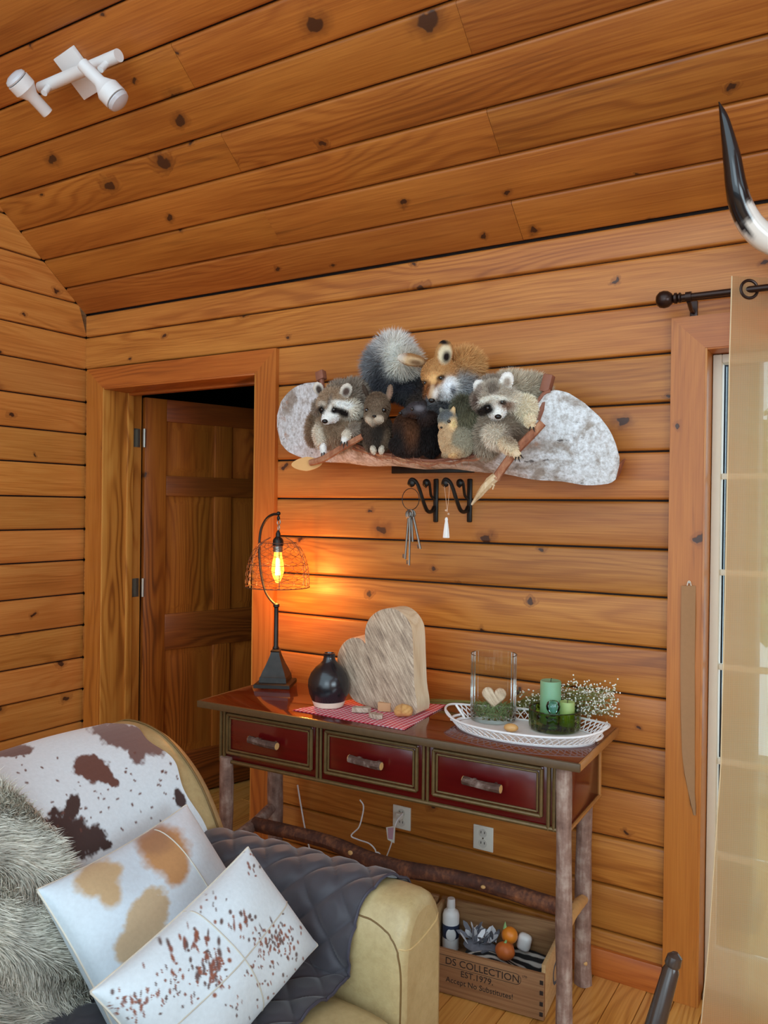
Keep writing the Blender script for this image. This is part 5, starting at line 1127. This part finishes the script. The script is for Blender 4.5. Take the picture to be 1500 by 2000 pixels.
dn = np.array([0.24, 0.0, -0.30]); dn -= ex*(dn@ex)/(ex@ex); dn = dn/np.linalg.norm(dn)*0.42
pillow('hide_cushion', 'white cowhide cushion with tan patches leaning on the armchair back', T1, L1, L1+dn, 0.17,
  [(250, 1700, 70, 50, -30, (196, 206, 214), .6), (130, 1800, 60, 70, 0, (206, 216, 222), .8), (190, 1715, 46, 34, -25, TAN1, .2), (215, 1745, 22, 28, 0, TAN1, .25), (215, 1705, 26, 16, -30, TAN1, .25), (285, 1800, 38, 72, 22, (190, 166, 132), .12), (250, 1850, 26, 34, 20, (190, 166, 132), .15), (322, 1660, 46, 46, 20, TAN2, .22), (300, 1640, 36, 30, 0, (158, 112, 76), .3), (345, 1695, 24, 36, 10, TAN2, .25)], (208, 221, 230), [((0.68, 0.0), (0.74, 1.0))], n=160)
T2, L2, R2_ = atx(484, 1655, -1.19), atx(176, 1938, -1.19), atx(620, 1846, -1.06)
sp = []; g = np.random.default_rng(11)
for cx_, cy_, sx, sy, n_, mx in ((415, 1890, 34, 34, 70, 8), (375, 1840, 50, 36, 30, 8), (270, 1960, 60, 24, 44, 7), (330, 1930, 60, 40, 40, 5), (550, 1840, 34, 30, 70, 4.5), (520, 1870, 40, 50, 60, 4), (480, 1800, 40, 20, 26, 7), (490, 1690, 22, 26, 14, 4), (560, 1900, 30, 30, 12, 3), (460, 1960, 40, 30, 12, 4), (420, 1760, 30, 20, 10, 4)):
    for _ in range(n_): sp.append((g.normal(cx_, sx*0.6), g.normal(cy_, sy*0.6), g.uniform(1.0, mx*0.55), g.uniform(1.8, mx*1.3), g.uniform(-25, 5), [(140, 78, 54), (128, 74, 58), (96, 74, 70)][int(g.integers(3))], .35))
pillow('speckled_cushion', 'white hide cushion speckled with russet spots at the front of the armchair', T2, L2, L2+(R2_-T2), 0.15, sp, (214, 224, 229), [((0.52, 0.0), (0.52, 1.0)), ((0.0, 0.52), (1.0, 0.52))], n=190)
# ================================================================== spotlight on the ceiling
SPW = plain('spot_white', (226, 224, 222), 0.4, 0.03)
sp0 = ceil_pt(168, 145, 0.0)
spot = thing('ceiling_spotlight', 'white double spotlight bar fixed to the sloping ceiling', 'ceiling light', sp0)
a, b, c, d = [ceil_pt(*p, 0.004) for p in ((122, 116), (171, 97), (190, 178), (167, 186))]
ctr = ceil_pt(157, 141, 0.0)
# square plate
ux = np.array([1., 0, 0]); R_ = np.array([ux, u, -nrm]).T
rz = np.array(Matrix.Rotation(0.12, 3, Vector(nrm))); MB().box(ctr+nrm*0.008, (0.11, 0.15, 0.016), 0.002, rz@R_).build('mounting_plate', SPW, spot)
pA, pB = ceil_pt(80, 172, 0.06), ceil_pt(232, 108, 0.06)
MB().tube([pA, pB], 0.0205, 18).build('bar', SPW, spot)
def arm_(px, py, qx, qy): return MB().tube([ceil_pt(px, py, 0.062), ceil_pt(qx, qy, 0.115)], 0.011, 12).build('swivel_arm', SPW, spot)
arm_(98, 165, 86, 182); arm_(212, 120, 196, 136)
GLW = NT('frosted_lens'); GLW.bsdf(srgb(232, 232, 236), 0.25, Transmission_Weight=0.3); GLW = GLW.m
for (lx, ly), (nx, ny), o1, o2 in (((26, 148), (94, 222), 0.145, 0.125), ((236, 202), (160, 124), 0.165, 0.125)):
    pl, pn = ceil_pt(lx, ly, o1), ceil_pt(nx, ny, o2); ax = (pl-pn); Ln = np.linalg.norm(ax); ax /= Ln
    s1 = np.cross(ax, [0, 0, 1]); s1 /= np.linalg.norm(s1); R_ = np.array([s1, np.cross(ax, s1), ax]).T
    hd = MB().lathe([(0.0005, 0), (0.020, 0.001), (0.021, 0.004), (0.021, 0.46*Ln), (0.036, 0.62*Ln), (0.041, 0.66*Ln), (0.041, 0.88*Ln), (0.036, 0.885*Ln), (0.034, 0.86*Ln)], pn, 28, R_).build('spot_head', SPW, spot)
    MB().lathe([(0.038, 0.90*Ln), (0.040, 0.93*Ln), (0.036, 0.985*Ln), (0.022, 1.03*Ln), (0.0005, 1.045*Ln)], pn, 28, R_).build('lens', GLW, hd)

# ================================================================== steer horns above the patio door
HORN = NT('horn'); oc = HORN.obj_coord(); at = HORN.n('VertexColor', {'layer_name': 'Col'}).outputs[0]; HORN.bsdf(at, 0.22, HORN.noise(oc, 60, 3), 0.05, 0.002, Coat_Weight=0.4); HORN = HORN.m
mid_ = np.array([0.10, -0.07, 2.20])
hs = thing('steer_horns', 'polished black and white steer horns mounted above the patio door', 'horns', mid_)
tipp = [(1404, 199, -0.30), (1415, 234, -0.30), (1429, 305, -0.285), (1438, 365, -0.265), (1450, 408, -0.235), (1474, 447, -0.20), (1512, 472, -0.165)]
hp = [aty(*p) for p in tipp]+[np.array([-0.16, -0.125, 2.185]), np.array([-0.03, -0.10, 2.19])]; hr = [0.0012, 0.012, 0.0225, 0.027, 0.031, 0.034, 0.037, 0.039, 0.040]
for mirror in (0, 1):
    b = MB(); pts = [p if not mirror else np.array([2*mid_[0]-p[0], p[1], p[2]]) for p in hp]; b.tube(pts, hr, 18, 8); V = np.array(b.v)
    pj = np.repeat(np.linspace(0, 1, len(V)//18), 18); an = np.tile(np.linspace(0, 2*PI, 18, endpoint=False), len(V)//18)
    f_ = np.clip((pj-0.50-0.07*np.sin(an*2+1)-0.04*np.sin(an*5+30*pj))/0.05, 0, 1)[:, None]
    b.build('horn', HORN, hs, cols=lin((20, 19, 22))*(1-f_)+lin((232, 226, 216))*f_)
b = MB(); b.tube([np.array([-0.05, -0.10, 2.19]), mid_+np.array([0, -0.035, 0.0]), np.array([0.25, -0.10, 2.19])], [0.041, 0.055, 0.041], 18, 6); b.build('leather_wrap', plain('wrap_brown', (92, 58, 36), 0.6), hs)
MB().box((mid_[0], -0.012, mid_[2]), (0.12, 0.024, 0.10), 0.006).build('wall_plate', REDW, hs)

# ================================================================== curtain rod and curtain
BRZ = plain('oiled_bronze', (52, 34, 28), 0.3, 0.2, metal=0.6)
rod = thing('curtain_rod', 'dark bronze curtain rod with a ball finial above the patio door', 'curtain rod', aty(1345, 580, -0.02))
RY = -0.085; r0 = aty(1330, 580, RY); rz_ = aty(1400, 573, RY)[2]
MB().tube([(r0[0], RY, rz_), (WX1+0.22, RY, rz_)], 0.0095, 14).build('rod', BRZ, rod)
for xx_, s in ((r0[0], -1), (WX1+0.22, 1)):
    Rr = np.array([[0, 0, s], [0, 1, 0], [1, 0, 0.]])
    MB().lathe([(0.0105, 0), (0.015, 0.003), (0.015, 0.007), (0.010, 0.010), (0.016, 0.014), (0.016, 0.020), (0.009, 0.024), (0.016, 0.028), (0.0235, 0.038), (0.026, 0.050), (0.0235, 0.062), (0.015, 0.071), (0.0005, 0.0745)], (xx_-s*0.002, RY, rz_), 24, Rr).build('finial', BRZ, rod)
for xx_ in (aty(1345, 580, RY)[0], WX1+0.14):
    bkt = MB(); bkt.tube([(xx_, RY, rz_-0.014), (xx_, -0.045, rz_-0.03), (xx_, -0.004, rz_-0.03)], 0.006, 8); bkt.box((xx_, -0.004, rz_-0.03), (0.022, 0.008, 0.07), 0.002); bkt.tube([(xx_-0.008, RY, rz_), (xx_+0.008, RY, rz_)], 0.0145, 14); bkt.build('bracket', BRZ, rod)
def burlap():
    t = NT('burlap'); oc = t.obj_coord(); s = t.n('SeparateXYZ', None, Vector=oc)
    wob = t.noise(oc, 20, 2); jx = t.noise(t.scl(oc, (400, 4, 6)), 1.0, 2); jz = t.noise(t.scl(oc, (6, 4, 400)), 1.0, 2)
    c = t.mix(t.math('MULTIPLY', t.math('ADD', jx, jz), 0.5), srgb(236, 192, 134), srgb(252, 230, 186))
    wx = t.math('SINE', t.math('MULTIPLY', s.outputs[0], 2*PI/0.0028)); wz = t.math('SINE', t.math('MULTIPLY', s.outputs[2], 2*PI/0.0028))
    hole = t.math('MULTIPLY', t.smooth(t.math('ADD', wx, t.math('MULTIPLY', jx, 0.8)), 0.35, 0.9), t.smooth(t.math('ADD', wz, t.math('MULTIPLY', jz, 0.8)), 0.35, 0.9))
    df = t.n('BsdfDiffuse', None, Color=c); tl = t.n('BsdfTranslucent', None, Color=c); tp = t.n('BsdfTransparent')
    m1 = t.n('MixShader', None, Fac=0.78, i1=df.outputs[0], i2=tl.outputs[0]); m2 = t.n('MixShader', None, Fac=t.math('MULTIPLY_ADD', hole, 0.5, 0.05), i1=m1.outputs[0], i2=tp.outputs[0]); t.t.links.new(m2.outputs[0], t.out.inputs[0]); return t.m
BUR = burlap()
cur = thing('curtain', 'natural burlap grommet curtain hanging over the patio door', 'curtain', aty(1430, 600, RY))
xa_t, xa_b = aty(1426, 545, RY)[0], aty(1374, 1985, RY)[0]; nu, nv = 150, 60; P = np.zeros((nu, nv, 3)); xw = 0.62
ztop_ = rz_+0.035
_ed = np.array([aty(a, b, RY-0.039) for a, b in ((1429, 545), (1424, 700), (1420, 900), (1416, 1100), (1411, 1300), (1406, 1500), (1392, 1700), (1382, 1850), (1367, 2010))])
def edge_x(z): return float(np.interp(z, _ed[::-1, 2], _ed[::-1, 0]))
for i, u_ in enumerate(np.linspace(0, 1, nu)):
    for j, v_ in enumerate(np.linspace(0, 1, nv)):
        xl = edge_x(ztop_-(ztop_-0.012)*v_); x = xl+u_*(xw-0.06*0+0.0)
        amp = 0.045*(0.9-0.25*v_); ph = (u_-0.065)*2*PI*2.6
        y = RY-0.004+amp*math.sin(ph)*0.9+0.006*math.sin(3*v_+9*u_); x += 0.010*(math.sin(2*ph)-math.sin(2*(-0.065)*2*PI*2.6))*0.6
        P[i, j] = (x, min(y, -0.035), ztop_-(ztop_-0.012)*v_)
MB().grid(P).build('curtain_cloth', BUR, cur, sharp=180)
MB().tube([P[0, j] for j in range(nv)], 0.0016, 5).build('hem', plain('hem', (222, 198, 158), 0.8), cur)
for u_ in (0.065, 0.257, 0.45, 0.642, 0.834):
    i = int(u_*(nu-1)); p = P[i, 1].copy(); tx = P[min(i+1, nu-1), 1]-P[i-1, 1]; nx_ = np.array([-tx[1], tx[0], 0]); nx_ /= np.linalg.norm(nx_); t1 = np.array([nx_[1], -nx_[0], 0]); c_ = np.array([p[0], p[1], rz_])
    MB().tube([c_+0.025*(math.cos(a)*t1*1.0+math.sin(a)*np.array([0, 0, 1])) for a in np.linspace(0, 2*PI, 25)], 0.0045, 8, cap=False).build('grommet', BRZ, cur)
# ---- canvas strap hanging on the casing
STR = plain('strap_tan', (158, 116, 78), 0.85, 0.1, 90)
strap = thing('fabric_strap', 'narrow tan fabric strap hanging from a nail on the patio door casing', 'strap', aty(1345, 1145, -0.028))
tops = [(1331, 1144, 1359, 1144), (1330, 1200, 1358, 1200), (1329, 1300, 1357, 1300), (1330, 1400, 1357, 1400), (1332, 1470, 1357, 1470), (1337, 1510, 1357, 1512), (1344, 1545, 1357, 1548), (1350, 1572, 1358, 1574), (1354, 1592, 1359, 1593)]
P = np.array([[aty(a+(c-a)*t_, b+(d-b)*t_, -0.027-0.004*math.sin(3*i+4*t_)) for t_ in np.linspace(0, 1, 6)] for i, (a, b, c, d) in enumerate(tops)])
MB().sheet(P, 0.003).build('strap_cloth', STR, strap)
MB().tube([aty(1342, 1145, -0.027), aty(1344, 1136, -0.027), aty(1348, 1136, -0.027), aty(1350, 1145, -0.027)], 0.0015, 6, 3).build('loop', plain('loop_white', (226, 214, 196), 0.8), strap)
MB().tube([aty(1346, 1138, -0.02), aty(1346, 1138, -0.034)], 0.002, 7).build('nail', STEEL, strap)

# ================================================================== outlets and cords
PLW = plain('plate_white', (226, 222, 208), 0.4, 0.03)
for px, py, lb, used in ((786, 1596, 'white wall outlet with a plugged-in cord behind the console', 1), (945, 1636, 'white wall outlet with nothing plugged in, right of the other', 0)):
    p = aty(px, py, 0.0); o_ = thing('wall_outlet', lb, 'outlet', (p[0], -0.0005, p[2]))
    MB().box((0, -0.0035, 0), (0.074, 0.006, 0.084), 0.002).build('cover_plate', PLW, o_, world=False)
    for s in (-1, 1):
        rc = MB().lathe([(0.0145, 0), (0.0145, 0.002), (0.0005, 0.0022)], (0, -0.0065, s*0.018), 20, rotm('X', PI/2)).build('receptacle', plain('recept_white', (206, 202, 190), 0.4, 0.03), o_, world=False)
        for sx in (-1, 1): MB().box((sx*0.0065, -0.009, s*0.018+0.003), (0.002, 0.001, 0.008)).build('slot', IRON, rc, world=False)
    MB().tube([(0, -0.0065, 0), (0, -0.0078, 0)], 0.003, 8).build('screw', STEEL, o_, world=False)
CBL = plain('cord_white', (232, 230, 228), 0.45, 0.03)
def cord(label, pts, r=0.0028): 
    o_ = thing('power_cord', label, 'cord', pts[0], group='white cords under the console'); MB().tube(pts, r, 7, 6).build('cable', CBL, o_); return o_
pg = cord('white plug cord dropping from the used outlet', [aty(786, 1590, -0.03), aty(775, 1604, -0.055), aty(768, 1625, -0.06), aty(765, 1645, -0.05), aty(757, 1668, -0.04), aty(748, 1690, -0.03), aty(742, 1712, -0.025)], 0.0024)
p = aty(786, 1590, 0); MB().box((p[0], -0.02, p[2]), (0.024, 0.022, 0.022), 0.004).build('plug', PLW, pg)
cord('straight white cord hanging behind the left part of the console', [aty(581, 1533, -0.02), aty(588, 1575, -0.022), aty(596, 1620, -0.022), aty(606, 1665, -0.022), aty(612, 1700, -0.022)], 0.0032)
zg = cord('kinked white cord hanging below the middle drawer', [aty(703, 1562, -0.10), aty(710, 1575, -0.10), aty(706, 1600, -0.10), aty(700, 1617, -0.10), aty(686, 1632, -0.10), aty(700, 1640, -0.10), aty(722, 1648, -0.11), aty(734, 1664, -0.11), aty(724, 1680, -0.11), aty(714, 1700, -0.11), aty(706, 1730, -0.11)], 0.0026)
MB().tube([aty(734, 1664, -0.11), aty(742, 1668, -0.105), aty(752, 1690, -0.1), aty(756, 1720, -0.1)], 0.0024, 7, 4).build('cable_branch', CBL, zg)
tgc = thing('warning_tag', 'small pink and white tag hanging on the plug cord', 'tag', aty(763, 1632, -0.065)); P = [aty(*q_, -0.068) for q_ in ((754, 1616), (772, 1613), (770, 1647), (757, 1640))]; MB().prism(P, (0, 0.0012, 0)).build('tag_card', PLW, tgc)
P = [aty(*q_, -0.0686) for q_ in ((757, 1617), (769, 1616), (767, 1640), (758, 1638))]; MB().prism(P, (0, 0.0005, 0)).build('printed_panel', plain('tag_pink', (196, 150, 160), 0.6), tgc)

# ================================================================== wooden crates
CRW = pine('crate_wood', (170, 126, 84), (142, 98, 62), (96, 60, 36), knots=0.3, rough=0.7, tone=0.08, coat=0.0); CRE = pine('crate_edge', (206, 170, 124), (186, 146, 100), (140, 100, 62), knots=0.1, rough=0.7, tone=0.05, coat=0.0)
INK = plain('crate_ink', (44, 30, 24), 0.8)
c1 = atz(1062, 1997, 0.0); c0 = atz(856, 1947, 0.0); crang = math.atan2(c1[1]-c0[1], c1[0]-c0[0])*0.6
CL, CD, CHh, tw = 0.42, 0.27, 0.158, 0.012
def crate(label, loc):
    t = thing('wooden_crate', label, 'crate', loc, crang, group='wooden crates under the console')
    def bx(n, x0, x1, y0, y1, z0, z1, m=CRW): return MB().box(((x0+x1)/2, (y0+y1)/2, (z0+z1)/2), (x1-x0, y1-y0, z1-z0), 0.0015).build(n, m, t, world=False)
    fb = bx('front_board', -CL, 0, 0, tw, 0.002, CHh-0.022); bx('back_board', -CL, 0, CD-tw, CD, 0.002, CHh+0.006)
    bx('end_board', -tw, 0, tw+0.0005, CD-tw-0.0005, 0.002, CHh, CRE); bx('end_board', -CL, -CL+tw, tw+0.0005, CD-tw-0.0005, 0.002, CHh, CRE)
    bx('bottom_board', -CL+tw+0.0005, -tw-0.0005, tw+0.0005, CD-tw-0.0005, 0.003, 0.012); return t, fb
cr, fb = crate('wooden crate with printed lettering under the right end of the console', (c1[0], c1[1], 0.001))
cr2, _ = crate('plain wooden crate behind the armchair arm, left of the lettered crate', (c1[0]-(CL+0.012)*math.cos(crang), c1[1]-(CL+0.012)*math.sin(crang), 0.001))
def ink(txt, size, x, z, name='lettering', sx=1.0):
    V, Fs = text_mesh(txt, size); V = np.c_[V[:, 0]*sx+x, -V[:, 2]-0.0004, V[:, 1]+z]; obj(name, V, Fs, INK, fb, world=False, sharp=None)
ink('DS COLLECTION', 0.030, -0.190, 0.094, sx=1.02); ink('EST.1979.', 0.026, -0.205, 0.066, sx=1.0); ink('Accept No Substitutes!', 0.0225, -0.198, 0.040)
V, Fs = text_mesh('LTD', 0.008); obj('lettering', np.c_[V[:, 0]-0.058, -V[:, 2]-0.0004, V[:, 1]+0.114], Fs, INK, fb, world=False, sharp=None)
bd = [(-0.33, -0.0006, 0.1195), (-0.085, -0.0006, 0.1195)]+[(-0.085+0.0158*math.sin(a), -0.0006, 0.1037+0.0158*math.cos(a)) for a in np.linspace(0.1, PI-0.1, 9)]+[(-0.085, -0.0006, 0.088), (-0.33, -0.0006, 0.088)]
MB().tube(bd, 0.0007, 4).build('printed_border', INK, fb, world=False)
q = MB()
for z in (0.02, 0.05, 0.082, 0.112): q.box((-0.008, -0.0005, z), (0.010, 0.002, 0.012), 0.0005)
tag(q.build('finger_joints', INK, fb, world=False), kind='stuff')
V, Fs = text_mesh('O', 0.10); obj('printed_emblem', np.c_[-(-V[:, 2])+0.0006, V[:, 0]+0.14, V[:, 1]+0.04], Fs, plain('emblem_blue', (74, 82, 92), 0.8), [c for c in cr.children if c.name.startswith('end_board')][0], world=False, sharp=None)
def inc(x, y, z): 
    p = MW[cr]@Vector((x, y, z)); return np.array(p)
ZB = 0.0135
def inp(px, py, z, mx=0.03):
    l = MW[cr].inverted()@Vector([float(x) for x in atz(px, py, z)])
    l.x = min(max(l.x, -CL+tw+mx+0.004), -tw-mx-0.004); l.y = min(max(l.y, tw+mx+0.002), CD-tw-mx-0.002)
    return np.array(MW[cr]@l)
# contents
bt = thing('lotion_bottle', 'white plastic bottle with a blue label standing in the lettered crate', 'bottle', inp(882, 1836, ZB))
PLS = plain('plastic_white', (232, 230, 226), 0.35, 0.03)
MB().lathe([(0.026, 0), (0.028, 0.004), (0.028, 0.115), (0.024, 0.128), (0.014, 0.136), (0.013, 0.14)], n=28).build('bottle_body', PLS, bt, world=False)
MB().lathe([(0.0135, 0.14), (0.0145, 0.142), (0.0135, 0.166), (0.012, 0.170), (0.0005, 0.170)], n=20).build('cap', PLS, bt, world=False)
MB().lathe([(0.0283, 0.045), (0.0286, 0.046), (0.0286, 0.088), (0.0283, 0.089)], n=28).build('label_band', plain('label_navy', (44, 54, 78), 0.5), bt, world=False)
vd = np.array([0.48, -0.88, 0]); MB().ell(np.array([vd[0]*0.0265, vd[1]*0.0265, 0.06]), (0.017, 0.0035, 0.022), rotm('Z', 0.5)).build('label_disc', PLS, bt, world=False)
OR1 = plain('orange_paint', (236, 138, 40), 0.4, 0.06); OR2 = plain('orange_dark', (204, 106, 44), 0.5, 0.1); GRC = plain('tip_green', (150, 190, 120), 0.6)
go = thing('orange_ball_ornament', 'round orange ornament with a pale green pointed tip in the crate', 'ornament', inp(995, 1862, 0.062)); 
MB().ell((0, 0, 0.058), (0.026, 0.026, 0.026), n=20, m=14).build('ball', OR1, go, world=False); MB().lathe([(0.007, 0.078), (0.005, 0.088), (0.0005, 0.102)], (-0.016, 0, -0.004), 12).build('tip', GRC, go, world=False)
MB().lathe([(0.018, 0), (0.014, 0.02), (0.010, 0.034)], n=14).build('stand', OR2, go, world=False)
pk = thing('pumpkin_ornament', 'ribbed dark orange pumpkin ornament beside the orange ball', 'ornament', inp(986, 1876, 0.070)); b = MB().ell((0, 0, 0.03), (0.03, 0.026, 0.027), n=36, m=14); V = np.array(b.v); a = np.arctan2(V[:, 1], V[:, 0]); V[:, :2] *= (1+0.07*np.abs(np.cos(3*a)))[:, None]; b.v = [tuple(x) for x in V]; b.build('pumpkin_body', OR2, pk, world=False); MB().tube([(0, 0, 0.054), (0.004, 0, 0.064)], [0.005, 0.003], 7).build('stalk', GRC, pk, world=False)
ZEB = NT('zebra_cloth'); s_ = ZEB.n('SeparateXYZ', None, Vector=ZEB.obj_coord()); ph = ZEB.math('SINE', ZEB.math('ADD', ZEB.math('MULTIPLY', s_.outputs[1], 260.0), ZEB.math('MULTIPLY', ZEB.noise(ZEB.obj_coord(), 14, 2), 9.0))); ZEB.bsdf(ZEB.ramp(ZEB.math('MULTIPLY_ADD', ph, 0.5, 0.5), [(0.5, srgb(30, 28, 28)), (0.85, srgb(196, 190, 180))]), 0.9); ZEB = ZEB.m
X, Y = np.meshgrid(np.linspace(-0.30, -0.02, 30), np.linspace(0.022, CD-0.022, 22), indexing='ij'); Zc = ZB+0.04+0.014*np.sin(23*X+3)*np.cos(19*Y)+0.010*np.sin(41*Y+20*X); Zc = np.maximum(Zc, ZB+0.0065)
zc = thing('striped_cloth', 'crumpled black and white striped cloth lining the right half of the crate', 'cloth', inc(0, 0, 0), crang); MB().sheet(np.stack([X, Y, Zc], -1)[:, :], 0.005).build('cloth', ZEB, zc, world=False)
wb = thing('foam_block', 'rounded white foam lump at the back of the crate', 'foam', inp(1031, 1848, 0.062)); b = MB().box((0, 0, 0.035), (0.045, 0.035, 0.055), 0.015, rotm('Y', 0.2), 3); b.build('foam', PLS, wb, world=False, sharp=80)
# feathers
ft = thing('feather_bunch', 'bunch of grey and white feathers heaped in the middle of the crate', 'feathers', inp(945, 1850, 0.045, 0.06)); FG = plain('feather_grey', (122, 122, 130), 0.9, 0.35, 80); FW = plain('feather_white', (232, 232, 234), 0.9, 0.06)
for k in range(44):
    wht = k % 3 == 0; a = random.uniform(0, 2*PI); el = random.uniform(0.35, 1.25); Lf = random.uniform(0.035, 0.06); d_ = np.array([math.cos(a)*math.cos(el), math.sin(a)*math.cos(el), math.sin(el)])
    s_ = np.cross(d_, [random.gauss(0, 1), random.gauss(0, 1), random.gauss(0, 1)]); s_ /= np.linalg.norm(s_); o0 = np.array([random.uniform(-0.045, 0.045), random.uniform(-0.03, 0.03), 0.02+random.uniform(0, 0.03)])
    w_ = 0.008; pts = [o0, o0+d_*Lf*0.3+s_*w_, o0+d_*Lf*0.75+s_*w_*0.9+np.array([0, 0, -0.003]), o0+d_*Lf+np.array([0, 0, -0.006]), o0+d_*Lf*0.75-s_*w_*0.9+np.array([0, 0, -0.003]), o0+d_*Lf*0.3-s_*w_]
    MB().prism(pts, np.cross(d_, s_)*0.0008).build('feather', FW if wht else FG, ft, world=False)
MB().ell((0, 0, 0.018), (0.06, 0.04, 0.016), n=16, m=8).build('feather_core', FG, ft, world=False)

# ================================================================== dark chair at the lower right
DKW = plain('dark_polished_wood', (58, 46, 40), 0.22, 0.3, 30)
tp = atz(1318, 1868, 0.78); bt_ = atx(1283, 1992, tp[0]-0.022)
ch2 = thing('dining_chair', 'dark polished wooden chair whose back post rises at the lower right', 'chair', (tp[0]-0.18, tp[1]-0.2, 0))
dv_ = (bt_-tp); dv_ /= np.linalg.norm(dv_); dv_ = dv_/abs(dv_[2])
def post(off):
    o3 = np.array([0, off, 0]); P_ = [tp+o3+np.array([0, 0, 0.006]), tp+o3, tp+o3+dv_*0.012, tp+o3+dv_*0.016, tp+o3+dv_*0.022, tp+o3+dv_*0.1, tp+o3+dv_*0.25, tp+o3+dv_*0.36+np.array([0.01, 0, 0])]
    pe = P_[-1]; P_ += [np.array([pe[0]+0.0, pe[1], 0.2]), np.array([pe[0]+0.03, pe[1], 0.001])]
    MB().tube(P_, [0.005, 0.0115, 0.0125, 0.0105, 0.013, 0.0155, 0.017, 0.018, 0.017, 0.014], 14).build('back_post', DKW, ch2); return pe
pe = post(0.0); post(-0.40)
MB().box((pe[0]-0.21, pe[1]-0.2, 0.43), (0.42, 0.44, 0.03), 0.008).build('seat', DKW, ch2)
for y in (0.0, -0.40): MB().tube([(pe[0]-0.38, pe[1]+y, 0.42), (pe[0]-0.40, pe[1]+y, 0.001)], [0.016, 0.012], 12).build('front_leg', DKW, ch2)
for f in (0.14, 0.24): p_ = tp+dv_*f; MB().tube([p_, p_+np.array([0, -0.40, 0])], 0.009, 10).build('back_rail', DKW, ch2)

# ================================================================== outside the patio door
LEAFM = vcol('leaves', 0.7); TRK = bark('trunk_bark', (92, 78, 66), (54, 44, 36), (130, 116, 100))
pst = thing('porch_post', 'slate grey porch post outside the patio door', 'post', (-0.50, 0.62, -0.03)); MB().box((0, 0, 1.2), (0.26, 0.12, 2.4), 0.006).build('shaft', plain('slate_paint', (62, 68, 78), 0.5), pst, world=False); MB().box((0, 0, 0.06), (0.30, 0.16, 0.12), 0.006).build('plinth', plain('slate_paint', (62, 68, 78), 0.5), pst, world=False)
g = np.random.default_rng(21)
for i, (x, y, h_, r_, lb) in enumerate(((-0.6, 5.6, 2.6, 0.8, 'leafy green shrub left of centre beyond the deck'), (1.4, 5.2, 2.2, 0.8, 'leafy green shrub right of centre beyond the deck'))):
    sh = thing('shrub', lb, 'shrub', (x, y, -0.05), group='shrubs beyond the deck'); MB().tube([(0, 0, -0.01), (0.05, 0, 0.5), (0, 0.02, h_*0.6)], [0.05, 0.04, 0.02], 8, 3).build('trunk', TRK, sh, world=False)
    n = 2600; c = g.normal(size=(n, 3)); c /= np.linalg.norm(c, axis=1, keepdims=True); c *= (g.random(n)**0.4)[:, None]*np.array([r_, r_, h_*0.45]); c[:, 2] += h_*0.55
    a1 = g.normal(size=(n, 3))*0.05; a2 = g.normal(size=(n, 3))*0.05; V = np.stack([c-a1, c+a2, c+a1, c-a2], 1).reshape(-1, 3); Fs = [(4*k, 4*k+1, 4*k+2, 4*k+3) for k in range(n)]
    cl = lin((96, 128, 66))*(0.6+0.7*g.random((n, 1))); tag(obj('foliage', V, Fs, LEAFM, sh, world=False, sharp=None, cols=np.repeat(cl, 4, 0)), kind='stuff')
